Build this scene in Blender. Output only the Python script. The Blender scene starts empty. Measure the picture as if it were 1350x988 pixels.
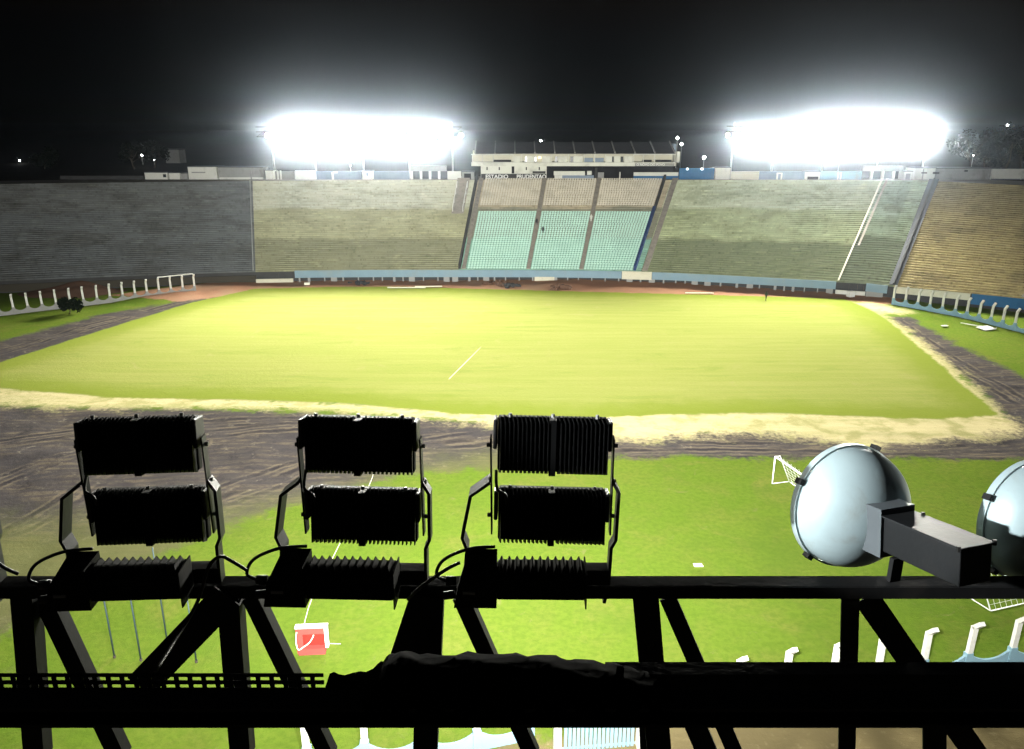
import bpy, bmesh, math, random
import numpy as np
from mathutils import Vector, Matrix, Euler
random.seed(7); np.random.seed(7)
R = math.radians
scene = bpy.context.scene
col = scene.collection

# ------------------------------------------------------------------ camera
H = 28.0; F = 1020.0; TILT = R(17.6)
cam_d = bpy.data.cameras.new('camera'); cam = bpy.data.objects.new('camera', cam_d); col.objects.link(cam)
cam.location = (0, 0, H); cam.rotation_euler = (math.pi/2 - TILT, 0, 0)
cam_d.sensor_fit = 'HORIZONTAL'; cam_d.sensor_width = 36.0; cam_d.lens = F*36.0/1350.0
cam_d.clip_start = 0.05; cam_d.clip_end = 8000
scene.camera = cam

# ------------------------------------------------------------------ world (night sky)
world = bpy.data.worlds.new('World'); scene.world = world; world.use_nodes = True
wn = world.node_tree.nodes; wl = world.node_tree.links
sky = wn.new('ShaderNodeTexSky'); sky.sky_type = 'NISHITA'; sky.sun_disc = False
sky.sun_elevation = R(-3.5); sky.sun_rotation = R(160)
wl.new(sky.outputs[0], wn['Background'].inputs[0]); wn['Background'].inputs[1].default_value = 0.10

# ------------------------------------------------------------------ render look
scene.view_settings.view_transform = 'Standard'; scene.view_settings.look = 'None'
scene.view_settings.exposure = 0.25; scene.view_settings.gamma = 1.0
scene.render.engine = 'CYCLES'
cy = scene.cycles
cy.use_denoising = True; cy.use_adaptive_sampling = True; cy.adaptive_threshold = 0.02; cy.max_bounces = 5; cy.diffuse_bounces = 2; cy.glossy_bounces = 2
cy.volume_bounces = 0; cy.sample_clamp_indirect = 4.0; cy.use_light_tree = True
cy.caustics_reflective = False; cy.caustics_refractive = False

# lamp strengths (each belongs to a lamp built below)
LED_W = 2.4e5          # every LED module on the near truss
DISH_W = 7e4         # every round floodlight on the near truss
BANK_W = 9.4e4         # every floodlight of the two far banks
GLARE = 130.0          # brightness of a far floodlight's lens
HAZE = 0.000125  # density of the volume added to imitate lens bloom

# ------------------------------------------------------------------ picture -> place
ct, st = math.cos(TILT), math.sin(TILT)
def ray(px, py):
    a = (px-675)/F; b = (494-py)/F
    return Vector((a, ct + b*st, -st + b*ct))
def G(px, py, z=0.0):
    d = ray(px, py); k = (z-H)/d.z
    return Vector((d.x*k, d.y*k, z))
def P(px, py, Y):
    d = ray(px, py); k = Y/d.y
    return Vector((d.x*k, Y, H + d.z*k))

# ------------------------------------------------------------------ materials
MATS = {}
class NT:
    def __init__(s, m): s.m = m; s.t = m.node_tree; s.n = s.t.nodes; s.l = s.t.links
    def add(s, typ, **kw):
        x = s.n.new(typ)
        for k, v in kw.items(): setattr(x, k, v)
        return x
    def put(s, sock, v):
        if isinstance(v, bpy.types.NodeSocket): s.l.new(v, sock)
        elif v is not None:
            if hasattr(sock.default_value, '__len__') and not hasattr(v, '__len__'): v = (v,)*len(sock.default_value)
            if hasattr(sock.default_value, '__len__') and len(sock.default_value) == 4 and len(v) == 3: v = (*v, 1)
            sock.default_value = v
    def math(s, op, a, b=None, c=None, clamp=False):
        x = s.add('ShaderNodeMath', operation=op, use_clamp=clamp)
        for i, v in enumerate((a, b, c)):
            if v is not None: s.put(x.inputs[i], v)
        return x.outputs[0]
    def noise(s, vec, scale, detail=3, rough=0.55, dist=0.0):
        x = s.add('ShaderNodeTexNoise'); s.put(x.inputs['Vector'], vec)
        x.inputs['Scale'].default_value = scale; x.inputs['Detail'].default_value = detail
        x.inputs['Roughness'].default_value = rough; x.inputs['Distortion'].default_value = dist
        return x.outputs['Fac']
    def mix(s, f, a, b, mode='MIX'):
        x = s.add('ShaderNodeMix', data_type='RGBA', blend_type=mode)
        s.put(x.inputs[0], f); s.put(x.inputs[6], a); s.put(x.inputs[7], b)
        return x.outputs[2]
    def step(s, v, lo, hi):
        x = s.add('ShaderNodeMapRange', interpolation_type='SMOOTHSTEP')
        s.put(x.inputs[0], v); s.put(x.inputs[1], lo); s.put(x.inputs[2], hi)
        return x.outputs[0]
    def attr(s, name):
        x = s.add('ShaderNodeAttribute', attribute_name=name); return x.outputs['Fac']
    def scaled(s, vec, sc, rot=(0, 0, 0)):
        x = s.add('ShaderNodeMapping'); s.put(x.inputs[0], vec); x.inputs['Scale'].default_value = sc
        x.inputs['Rotation'].default_value = rot
        return x.outputs[0]
    def pos(s): return s.add('ShaderNodeNewGeometry').outputs['Position']
    def bump(s, h, strength, dist):
        x = s.add('ShaderNodeBump'); s.put(x.inputs['Height'], h)
        x.inputs['Strength'].default_value = strength; x.inputs['Distance'].default_value = dist
        return x.outputs[0]
def newmat(name):
    m = bpy.data.materials.new(name); m.use_nodes = True; MATS[name] = m
    t = NT(m); return m, t, t.n['Principled BSDF']
def paint(name, rgb, rough=0.6, metal=0.0, vary=0.25, scale=3.0, bump=0.0, spec=0.3, dirt=None, dirt_amt=0.5):
    if rough >= 0.7: spec = min(spec, 0.02)
    m, t, b = newmat(name)
    tc = t.add('ShaderNodeTexCoord').outputs['Object']
    n1 = t.noise(tc, scale, 5, 0.6)
    c = t.mix(n1, tuple(x*(1-vary) for x in rgb), tuple(min(1, x*(1+vary)) for x in rgb))
    if dirt:
        n2 = t.noise(tc, scale*0.6, 6, 0.65, 0.5)
        c = t.mix(t.math('MULTIPLY', t.step(n2, 0.48, 0.72), dirt_amt), c, dirt)
    t.put(b.inputs['Base Color'], c)
    b.inputs['Roughness'].default_value = rough; b.inputs['Metallic'].default_value = metal
    b.inputs['Specular IOR Level'].default_value = spec
    if bump: t.put(b.inputs['Normal'], t.bump(t.noise(tc, scale*4, 4), bump, 0.02))
    return m
def glow(name, rgb, strength):
    m, t, b = newmat(name)
    b.inputs['Base Color'].default_value = (0.8, 0.8, 0.8, 1)
    b.inputs['Emission Color'].default_value = (*rgb, 1); b.inputs['Emission Strength'].default_value = strength
    return m

paint('black_steel', (0.012, 0.012, 0.012), 0.55, 0.0, 0.3, 9, 0.05, 0.12, (0.035, 0.03, 0.025), 0.4)
paint('black_alu', (0.0025, 0.0025, 0.0025), 0.6, 0.0, 0.3, 14, 0, 0.06)
paint('grey_steel', (0.16, 0.16, 0.155), 0.45, 0.3, 0.25, 14, 0, 0.4, (0.07, 0.06, 0.05), 0.5)
paint('bracket_grey', (0.075, 0.085, 0.09), 0.5, 0.1, 0.2, 10, 0, 0.4, (0.08, 0.08, 0.075), 0.5)
paint('dark_steel', (0.022, 0.022, 0.021), 0.5, 0.2, 0.3, 14, 0, 0.3)
paint('black_rubber', (0.01, 0.01, 0.01), 0.55, 0, 0.2, 10)
paint('tarp', (0.003, 0.003, 0.003), 0.9, 0, 0.3, 10, 0.0, 0.02)
paint('box_paint', (0.005, 0.0055, 0.006), 0.55, 0.0, 0.25, 12, 0.05, 0.3, (0.014, 0.013, 0.012), 0.4)
paint('spun_alu', (0.33, 0.41, 0.42), 0.42, 0.12, 0.10, 9, 0.03, 0.5, (0.24, 0.22, 0.18), 0.55)
paint('white_post', (0.62, 0.62, 0.58), 0.75, 0, 0.10, 2, 0.05, 0.2, (0.35, 0.32, 0.25), 0.5)
paint('blue_wall', (0.22, 0.36, 0.44), 0.8, 0, 0.12, 0.8, 0.05, 0.2, (0.25, 0.28, 0.26), 0.6)
paint('band_blue', (0.19, 0.28, 0.34), 0.8, 0, 0.15, 0.6, 0.05, 0.2, (0.22, 0.27, 0.28), 0.6)
paint('deep_blue', (0.035, 0.12, 0.25), 0.75, 0, 0.25, 0.8, 0.05, 0.2, (0.07, 0.13, 0.2), 0.5)
paint('navy', (0.03, 0.05, 0.12), 0.75, 0, 0.25, 0.6, 0, 0.2)
paint('slate_wall', (0.065, 0.07, 0.078), 0.85, 0, 0.3, 0.6, 0.05)
paint('dim_concrete', (0.075, 0.075, 0.07), 0.9, 0, 0.3, 0.6, 0.05)
paint('white_wall', (0.60, 0.60, 0.55), 0.8, 0, 0.10, 0.5, 0.05, 0.2, (0.33, 0.32, 0.29), 0.6)
paint('cream_wall', (0.55, 0.53, 0.42), 0.8, 0, 0.12, 0.5, 0.05, 0.2, (0.36, 0.33, 0.25), 0.5)
paint('grey_wall', (0.27, 0.27, 0.26), 0.85, 0, 0.2, 0.6, 0.05, 0.2, (0.15, 0.14, 0.13), 0.6)
paint('bluegrey_wall', (0.22, 0.27, 0.33), 0.85, 0, 0.2, 0.6, 0.05, 0.2, (0.16, 0.19, 0.23), 0.6)
paint('dark_wall', (0.05, 0.05, 0.05), 0.85, 0, 0.3, 0.6, 0.05)
paint('dark_void', (0.02, 0.02, 0.022), 0.8, 0, 0.3, 1)
paint('roof_sheet', (0.06, 0.062, 0.068), 0.6, 0, 0.25, 1, 0.05, 0.3, (0.1, 0.09, 0.085), 0.4)
paint('aisle', (0.27, 0.245, 0.21), 0.9, 0, 0.3, 1.5, 0.1, 0.2, (0.15, 0.14, 0.12), 0.6)
paint('turquoise_seat', (0.38, 0.58, 0.50), 0.6, 0, 0.2, 0.35, 0, 0.3)
paint('beige_seat', (0.48, 0.44, 0.36), 0.6, 0, 0.35, 0.5, 0, 0.3, (0.26, 0.24, 0.19), 0.6)
paint('pipe_grey', (0.3, 0.31, 0.3), 0.6, 0.2, 0.2, 3)
paint('pole_blue', (0.022, 0.04, 0.045), 0.6, 0.1, 0.2, 3)
paint('pole_paint', (0.45, 0.45, 0.42), 0.6, 0.2, 0.15, 2)
paint('goal_white', (0.75, 0.75, 0.72), 0.5, 0, 0.08, 3)
paint('rope_white', (0.75, 0.73, 0.60), 0.7, 0, 0.1, 3)
paint('chalk', (0.7, 0.7, 0.6), 0.9, 0, 0.15, 2)
paint('red_panel', (0.24, 0.014, 0.010), 0.55, 0, 0.15, 2, 0, 0.4, (0.22, 0.03, 0.022), 0.5)
paint('red_pale', (0.22, 0.04, 0.034), 0.6, 0, 0.15, 2, 0, 0.4)
paint('red_soil', (0.11, 0.065, 0.045), 0.95, 0, 0.35, 0.6, 0.4, 0.1, (0.07, 0.05, 0.04), 0.6)
paint('plate_white', (0.7, 0.7, 0.68), 0.6, 0, 0.1, 2)
paint('cloth_dark', (0.03, 0.03, 0.035), 0.85, 0, 0.2, 6)
paint('cloth_pale', (0.5, 0.5, 0.48), 0.85, 0, 0.1, 6)
paint('cloth_olive', (0.05, 0.05, 0.03), 0.85, 0, 0.1, 6)
paint('bark', (0.07, 0.055, 0.04), 0.9, 0, 0.3, 3)
paint('leaf', (0.035, 0.06, 0.02), 0.7, 0, 0.4, 0.8)
paint('leaf_dark', (0.005, 0.008, 0.004), 0.7, 0, 0.4, 0.8)
paint('earth', (0.05, 0.045, 0.035), 0.95, 0, 0.3, 0.05)
paint('promenade', (0.2, 0.19, 0.17), 0.9, 0, 0.25, 0.3)
paint('glass_dark', (0.03, 0.035, 0.04), 0.25, 0, 0.2, 1, 0, 0.5)
glow('led_glow', (1.0, 0.97, 0.88), 60)
glow('halide_glow', (1.0, 0.96, 0.86), GLARE)
glow('bowl_lamp_glow', (0.95, 0.98, 1.0), 4)  # lens of the unseen lamp added for the bowls
glow('street_glow', (1.0, 0.98, 0.95), 60)
glow('street_dim', (1.0, 0.95, 0.9), 8)
glow('warm_bulb', (1.0, 0.75, 0.25), 3)

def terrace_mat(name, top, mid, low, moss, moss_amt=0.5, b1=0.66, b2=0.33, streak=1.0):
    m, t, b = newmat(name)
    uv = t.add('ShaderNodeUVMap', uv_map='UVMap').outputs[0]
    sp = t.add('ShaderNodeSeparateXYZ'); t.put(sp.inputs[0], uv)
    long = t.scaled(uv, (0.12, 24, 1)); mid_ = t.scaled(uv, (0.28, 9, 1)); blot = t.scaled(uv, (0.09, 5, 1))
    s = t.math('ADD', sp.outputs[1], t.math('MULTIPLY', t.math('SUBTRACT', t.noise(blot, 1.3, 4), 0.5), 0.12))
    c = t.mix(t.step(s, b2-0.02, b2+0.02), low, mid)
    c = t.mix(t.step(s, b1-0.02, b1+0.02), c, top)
    n = t.noise(t.scaled(uv, (0.07, 4.5, 1)), 1.5, 8, 0.72, 0.6)
    c = t.mix(t.math('MULTIPLY', t.step(n, 0.44, 0.64), moss_amt), c, moss)
    nv = t.noise(t.scaled(uv, (0.5, 2.2, 1)), 1.0, 6, 0.7)
    c = t.mix(t.math('MULTIPLY', t.step(nv, 0.5, 0.72), 0.28), c, t.mix(1.0, c, (0.6, 0.6, 0.56), 'MULTIPLY'))
    n2 = t.noise(long, 1.5, 5, 0.7)
    c = t.mix(t.math('MULTIPLY', t.step(n2, 0.4, 0.75), 0.5*streak), c, t.mix(1.0, c, (0.55, 0.56, 0.52), 'MULTIPLY'))
    n3 = t.noise(t.scaled(uv, (0.22, 36, 1)), 1.2, 3, 0.6)
    c = t.mix(t.math('MULTIPLY', t.step(n3, 0.56, 0.68), 0.45*streak), c, t.mix(1.0, c, (1.5, 1.5, 1.4), 'MULTIPLY'))
    n4 = t.noise(t.scaled(uv, (0.55, 34, 1)), 1.3, 5, 0.7, 0.5)
    c = t.mix(t.math('MULTIPLY', t.step(n4, 0.54, 0.66), 0.55*streak), c, t.mix(1.0, c, (0.5, 0.5, 0.46), 'MULTIPLY'))
    t.put(b.inputs['Base Color'], c); b.inputs['Roughness'].default_value = 0.9
    b.inputs['Specular IOR Level'].default_value = 0.0
    return m
terrace_mat('terrace_grey', (0.140, 0.146, 0.148), (0.130, 0.138, 0.144), (0.116, 0.124, 0.130), (0.080, 0.080, 0.075), 0.75)
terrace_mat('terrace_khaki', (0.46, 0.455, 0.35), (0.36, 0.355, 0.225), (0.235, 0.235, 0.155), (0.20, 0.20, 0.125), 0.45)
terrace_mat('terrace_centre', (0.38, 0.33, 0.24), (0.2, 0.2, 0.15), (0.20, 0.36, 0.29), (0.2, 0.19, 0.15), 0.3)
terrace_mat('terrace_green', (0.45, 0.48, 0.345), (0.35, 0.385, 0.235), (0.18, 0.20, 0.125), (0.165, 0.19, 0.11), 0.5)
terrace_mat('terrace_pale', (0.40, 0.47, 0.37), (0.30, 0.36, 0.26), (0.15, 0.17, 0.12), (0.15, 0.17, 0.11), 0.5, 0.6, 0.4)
terrace_mat('terrace_ochre', (0.29, 0.245, 0.135), (0.33, 0.275, 0.145), (0.35, 0.29, 0.15), (0.18, 0.15, 0.09), 0.7)

def ground_mat():
    m, t, b = newmat('ground_cover')
    p = t.pos()
    nb = t.noise(p, 0.045, 4, 0.6); nm = t.noise(p, 0.35, 5, 0.62, 0.3); nf = t.noise(p, 2.5, 4, 0.65)
    ns = t.noise(t.scaled(p, (0.05, 0.9, 1)), 1.0, 5, 0.6)
    edge = t.math('ADD', t.math('MULTIPLY', t.math('SUBTRACT', nm, 0.5), 4.5), t.math('MULTIPLY', t.math('SUBTRACT', nf, 0.5), 2.2))
    def mask(name, w=0.35, amp=1.0):
        v = t.math('ADD', t.attr(name), t.math('MULTIPLY', edge, amp))
        return t.step(v, -w, w)
    # verge grass
    gr = t.mix(t.step(nb, 0.3, 0.7), (0.078, 0.126, 0.014), (0.100, 0.136, 0.019))
    gr = t.mix(t.math('MULTIPLY', t.step(nm, 0.42, 0.7), 0.35), gr, (0.120, 0.124, 0.028))
    gr = t.mix(t.math('MULTIPLY', t.step(t.noise(p, 0.14, 6, 0.7, 0.8), 0.52, 0.68), 0.6), gr, (0.135, 0.132, 0.034))
    gr = t.mix(t.math('MULTIPLY', t.step(nf, 0.35, 0.7), 0.5), gr, (0.052, 0.092, 0.011))
    gr = t.mix(t.math('MULTIPLY', t.step(t.noise(p, 0.07, 7, 0.7, 0.5), 0.50, 0.66), 0.45), gr, (0.058, 0.098, 0.014))
    gr = t.mix(t.math('MULTIPLY', t.step(t.noise(p, 0.55, 8, 0.75, 1.0), 0.60, 0.70), 0.5), gr, (0.145, 0.125, 0.06))
    # yard
    yd = t.mix(nm, (0.17, 0.135, 0.065), (0.12, 0.098, 0.05))
    yd = t.mix(t.math('MULTIPLY', t.step(nf, 0.55, 0.75), 0.6), yd, (0.26, 0.22, 0.12))
    # track dirt with wheel ruts
    wv = t.add('ShaderNodeTexWave', wave_type='BANDS', bands_direction='Y')
    t.put(wv.inputs['Vector'], t.scaled(p, (0.35, 1, 1), (0, 0, R(-14)))); wv.inputs['Scale'].default_value = 0.33
    wv.inputs['Distortion'].default_value = 9; wv.inputs['Detail'].default_value = 4; wv.inputs['Detail Scale'].default_value = 0.35
    rut = wv.outputs['Fac']
    lng = t.noise(t.scaled(p, (0.30, 1.0, 1), (0, 0, R(-10))), 0.55, 9, 0.72, 0.9)
    di = t.mix(t.step(nb, 0.35, 0.65), (0.046, 0.042, 0.043), (0.060, 0.053, 0.048))
    di = t.mix(t.math('MULTIPLY', t.step(lng, 0.47, 0.60), 0.7), di, (0.115, 0.094, 0.068))
    di = t.mix(t.math('MULTIPLY', t.step(t.noise(p, 0.9, 8, 0.75, 1.2), 0.48, 0.62), 0.6), di, (0.035, 0.031, 0.033))
    di = t.mix(t.math('MULTIPLY', t.step(rut, 0.55, 0.95), 0.7), di, (0.045, 0.04, 0.042))
    di = t.mix(t.math('MULTIPLY', t.step(t.noise(p, 0.8, 7, 0.72, 0.6), 0.58, 0.68), 0.6), di, (0.19, 0.165, 0.13))
    wob = t.math('MULTIPLY', t.math('SUBTRACT', t.noise(p, 0.5, 4, 0.6), 0.5), 0.9)
    rutm = None; ridm = None
    for ri in range(9):
        d_ = t.math('ABSOLUTE', t.math('SUBTRACT', t.math('ABSOLUTE', t.math('ADD', t.attr('d_rut%d' % ri), wob)), 0.85))
        a_ = t.math('SUBTRACT', 1.0, t.step(d_, 0.16, 0.34)); b_ = t.math('SUBTRACT', 1.0, t.step(t.math('ABSOLUTE', t.math('SUBTRACT', d_, 0.5)), 0.08, 0.22))
        rutm = a_ if rutm is None else t.math('MAXIMUM', rutm, a_); ridm = b_ if ridm is None else t.math('MAXIMUM', ridm, b_)
    brk = t.step(t.noise(p, 0.28, 5, 0.65), 0.38, 0.6)
    rutm = t.math('MULTIPLY', rutm, brk); ridm = t.math('MULTIPLY', ridm, brk)
    di = t.mix(t.math('MULTIPLY', ridm, 0.55), di, (0.14, 0.115, 0.08))
    di = t.mix(t.math('MULTIPLY', rutm, 0.8), di, (0.028, 0.025, 0.027))
    # olive thin grass on the dirt
    di = t.mix(t.math('MULTIPLY', t.step(t.math('ADD', t.attr('d_olive'), t.math('MULTIPLY', edge, 1.5)), -4, 4), 0.75), di, (0.10, 0.105, 0.035))
    # red soil
    rd = t.mix(nm, (0.30, 0.155, 0.095), (0.21, 0.12, 0.08))
    rd = t.mix(t.math('MULTIPLY', t.step(nb, 0.5, 0.62), 0.6), rd, (0.26, 0.18, 0.12))
    # sand
    sa = t.mix(t.step(ns, 0.35, 0.7), (0.42, 0.36, 0.20), (0.34, 0.31, 0.16))
    sa = t.mix(t.math('MULTIPLY', t.step(nm, 0.46, 0.64), 0.65), sa, (0.20, 0.20, 0.07))
    sa = t.mix(t.math('MULTIPLY', t.step(nf, 0.6, 0.75), 0.5), sa, (0.5, 0.44, 0.28))
    # playing field
    pi = t.mix(t.step(nb, 0.3, 0.7), (0.196, 0.211, 0.058), (0.180, 0.204, 0.051))
    pi = t.mix(t.math('MULTIPLY', t.step(ns, 0.42, 0.62), 0.6), pi, (0.222, 0.226, 0.072))
    pi = t.mix(t.math('MULTIPLY', t.step(nf, 0.4, 0.75), 0.25), pi, (0.16, 0.19, 0.025))
    pi = t.mix(t.math('MULTIPLY', t.step(t.noise(t.scaled(p, (0.10, 0.35, 1)), 1.0, 7, 0.7, 0.6), 0.54, 0.66), 0.4), pi, (0.135, 0.172, 0.034))
    pi = t.mix(t.math('MULTIPLY', t.step(t.noise(p, 0.22, 8, 0.74, 0.8), 0.56, 0.70), 0.5), pi, (0.235, 0.215, 0.09))
    rim = t.step(t.math('ADD', t.attr('d_pitch'), t.math('MULTIPLY', edge, 1.2)), 1.0, 7.0)
    pi = t.mix(rim, (0.145, 0.175, 0.028), pi)
    c = gr
    c = t.mix(mask('d_yard', 0.5, 1.0), c, yd)
    c = t.mix(mask('d_dirt', 0.8, 1.0), c, di)
    c = t.mix(mask('d_red', 0.5, 0.8), c, rd)
    c = t.mix(mask('d_sand', 1.3, 1.5), c, sa)
    c = t.mix(mask('d_pitch', 0.3, 0.35), c, pi)
    t.put(b.inputs['Base Color'], c); b.inputs['Roughness'].default_value = 0.95
    b.inputs['Specular IOR Level'].default_value = 0.0
    h = t.math('ADD', t.math('MULTIPLY', nf, 0.4), t.math('MULTIPLY', lng, 0.6))
    t.put(b.inputs['Normal'], t.bump(h, 0.35, 0.25))
    return m
ground_mat()

# ------------------------------------------------------------------ mesh helpers
class MB:
    def __init__(s): s.v = []; s.f = []
    def add(s, vs, fs):
        o = len(s.v); s.v += [tuple(x) for x in vs]; s.f += [tuple(i+o for i in f) for f in fs]; return s
    def box(s, lo, hi, M=None):
        x0, y0, z0 = lo; x1, y1, z1 = hi
        vs = [Vector(q) for q in ((x0,y0,z0),(x1,y0,z0),(x1,y1,z0),(x0,y1,z0),(x0,y0,z1),(x1,y0,z1),(x1,y1,z1),(x0,y1,z1))]
        if M is not None: vs = [M @ q for q in vs]
        return s.add(vs, [(0,3,2,1),(4,5,6,7),(0,1,5,4),(1,2,6,5),(2,3,7,6),(3,0,4,7)])
    def bevelbox(s, lo, hi, r, M=None):
        # box with chamfered edges along all axes
        bm = bmesh.new(); bmesh.ops.create_cube(bm, size=1)
        for v in bm.verts:
            v.co = Vector([lo[i] + (v.co[i]+0.5)*(hi[i]-lo[i]) for i in range(3)])
        bmesh.ops.bevel(bm, geom=bm.edges[:], offset=r, segments=2, affect='EDGES', profile=0.5)
        vs = [(M @ v.co) if M is not None else v.co.copy() for v in bm.verts]
        fs = [tuple(v.index for v in f.verts) for f in bm.faces]; bm.free()
        return s.add(vs, fs)
    def bar(s, a, b, w, d, up=(0, 0, 1), roll=None):
        a = Vector(a); b = Vector(b); t = (b-a).normalized(); u = Vector(up)
        if abs(t.dot(u)) > 0.98: u = Vector((0, 1, 0))
        x = t.cross(u).normalized(); y = x.cross(t).normalized()
        vs = [p + x*i*w/2 + y*j*d/2 for p in (a, b) for i, j in ((-1,-1),(1,-1),(1,1),(-1,1))]
        return s.add(vs, [(0,1,2,3),(7,6,5,4),(0,4,5,1),(1,5,6,2),(2,6,7,3),(3,7,4,0)])
    def tube(s, pts, r, n=8, cap=True):
        pts = [Vector(p) for p in pts]; rs = r if hasattr(r, '__len__') else [r]*len(pts)
        rings = []; px = None
        for i, p in enumerate(pts):
            t = (pts[min(i+1, len(pts)-1)] - pts[max(i-1, 0)]).normalized()
            if px is None:
                u = Vector((0,0,1)) if abs(t.z) < 0.9 else Vector((1,0,0))
                px = t.cross(u).normalized()
            else:
                px = (px - t*px.dot(t)).normalized()
            py = t.cross(px)
            rings.append([p + (px*math.cos(2*math.pi*k/n) + py*math.sin(2*math.pi*k/n))*rs[i] for k in range(n)])
        vs = [q for r_ in rings for q in r_]; fs = []
        for i in range(len(pts)-1):
            for k in range(n):
                fs.append((i*n+k, i*n+(k+1)%n, (i+1)*n+(k+1)%n, (i+1)*n+k))
        if cap: fs += [tuple(range(n-1, -1, -1)), tuple(range((len(pts)-1)*n, len(pts)*n))]
        return s.add(vs, fs)
    def lathe(s, prof, n, M):   # prof: (radius, along) ; axis = +Y of M
        vs = []; fs = []
        for r, a in prof:
            for k in range(n):
                an = 2*math.pi*k/n; vs.append(M @ Vector((r*math.cos(an), a, r*math.sin(an))))
        for i in range(len(prof)-1):
            for k in range(n):
                fs.append((i*n+k, (i+1)*n+k, (i+1)*n+(k+1)%n, i*n+(k+1)%n))
        return s.add(vs, fs)
    def mesh(s, name, mat, smooth=False):
        me = bpy.data.meshes.new(name); me.from_pydata(s.v, [], s.f); me.update()
        me.materials.append(MATS[mat])
        if smooth: me.polygons.foreach_set('use_smooth', [True]*len(me.polygons))
        return me
    def build(s, name, mat, parent=None, smooth=False, loc=None):
        o = bpy.data.objects.new(name, s.mesh(name, mat, smooth)); col.objects.link(o)
        if parent: o.parent = parent
        if loc is not None: o.location = loc
        return o
def inst(name, me, parent=None, loc=(0,0,0), rot=(0,0,0), scale=(1,1,1)):
    o = bpy.data.objects.new(name, me); col.objects.link(o)
    if parent: o.parent = parent
    o.location = loc; o.rotation_euler = rot; o.scale = scale
    return o
def tag(o, label=None, cat=None, group=None, kind=None):
    if label: o['label'] = label
    if cat: o['category'] = cat
    if group: o['group'] = group
    if kind: o['kind'] = kind
    return o
def empty(name, loc=(0,0,0), rz=0):
    o = bpy.data.objects.new(name, None); col.objects.link(o); o.location = loc; o.rotation_euler = (0,0,rz)
    o.empty_display_size = 0.2
    return o
def spot(name, parent, loc, direction, watts, size, blend, rgb=(1,0.96,0.88), radius=0.12):
    d = bpy.data.lights.new(name, 'SPOT'); d.energy = watts; d.spot_size = size; d.spot_blend = blend
    d.color = rgb; d.shadow_soft_size = radius
    o = bpy.data.objects.new(name, d); col.objects.link(o)
    if parent: o.parent = parent
    o.location = loc; o.rotation_euler = Vector(direction).to_track_quat('-Z', 'Y').to_euler()
    return o
def catmull(pts, u):
    n = len(pts); i = min(max(int(math.floor(u)), 0), n-2); f = u - i
    p = [pts[max(0, min(n-1, i+k))] for k in (-1, 0, 1, 2)]
    return 0.5*((2*p[1]) + (p[2]-p[0])*f + (2*p[0]-5*p[1]+4*p[2]-p[3])*f*f + (-p[0]+3*p[1]-3*p[2]+p[3])*f**3)

# ================================================================== GROUND
def seg_sdf(X, Y, poly):
    d2 = np.full(X.shape, 1e18); inside = np.zeros(X.shape, bool); n = len(poly)
    for i in range(n):
        ax, ay = poly[i]; bx, by = poly[(i+1) % n]
        ex, ey = bx-ax, by-ay; L = ex*ex+ey*ey+1e-9
        tt = np.clip(((X-ax)*ex+(Y-ay)*ey)/L, 0, 1)
        d2 = np.minimum(d2, (X-ax-tt*ex)**2 + (Y-ay-tt*ey)**2)
        c = ((ay > Y) != (by > Y)) & (X < (bx-ax)*(Y-ay)/(by-ay+1e-12)+ax)
        inside ^= c
    return np.where(inside, np.sqrt(d2), -np.sqrt(d2))
def gpoly(px): return [(G(*p).x, G(*p).y) for p in px]
pitch_px = [(335,381),(430,378.5),(520,378),(700,383),(900,388),(1112,394),(1140,405),(1168,420),(1225,468),(1270,508),(1318,548),
            (1230,553),(1000,544),(900,546),(760,552),(600,545),(450,531),(300,527),(150,525),(0,512),(-100,506),(0,478),(120,440),(250,400)]
sand_px = [(-140,500),(0,510),(300,524),(600,540),(900,540),(1230,548),(1150,405),(1172,420),(1240,470),(1330,552),(1352,572),(1260,582),(1150,589),(1090,581),
           (1000,572),(900,577),(830,580),(760,571),(640,560),(560,552),(430,540),(300,538),(100,538),(0,534),(-140,538)]
dirtA_px = [(-200,520),(0,535),(300,540),(600,553),(900,565),(1240,565),(1320,552),(1290,515),(1170,418),(1200,418),(1262,455),(1352,498),(1500,560),(1500,640),
            (1352,606),(1150,604),(1000,604),(830,602),(740,606),(650,618),(560,622),(480,640),(380,668),(300,695),(200,735),(100,790),(0,840),(-200,900)]
dirtB_px = [(-200,515),(0,480),(250,401),(315,386),(270,391),(130,416),(0,449),(-200,500)]
red_px = [(150,392),(260,378),(330,368),(384,362),(600,360),(850,363),(1100,376),(1180,386),(1190,400),(1160,402),(1112,396),(900,390),(700,385),(430,381),(335,384),(290,392),(230,398)]
yard_px = [(700,975),(838,955),(985,930),(1110,909),(1240,890),(1350,877),(1500,866),(1700,900),(1700,1200),(300,1200),(500,1020)]
olive_px = [(-200,690),(0,690),(150,685),(260,680),(420,655),(560,612),(660,595),(760,592),(640,640),(380,690),(200,760),(0,860),(-200,900)]
gx0, gx1, gy0, gy1, cs = -150.0, 150.0, 16.0, 178.0, 0.6
nx = int((gx1-gx0)/cs)+1; ny = int((gy1-gy0)/cs)+1
xs = np.linspace(gx0, gx1, nx); ys = np.linspace(gy0, gy1, ny)
GX, GY = np.meshgrid(xs, ys)
D = {k: seg_sdf(GX, GY, gpoly(p)) for k, p in dict(d_pitch=pitch_px, d_sand=sand_px, d_dA=dirtA_px, d_dB=dirtB_px, d_red=red_px, d_yard=yard_px, d_olive=olive_px).items()}
D['d_sand'] = np.maximum(D['d_sand'], seg_sdf(GX, GY, gpoly([(1116,398),(1150,399),(1204,411),(1185,415),(1140,409)])))
D['d_dirt'] = np.maximum(D.pop('d_dA'), D.pop('d_dB'))
rng = np.random.RandomState(3)
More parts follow.
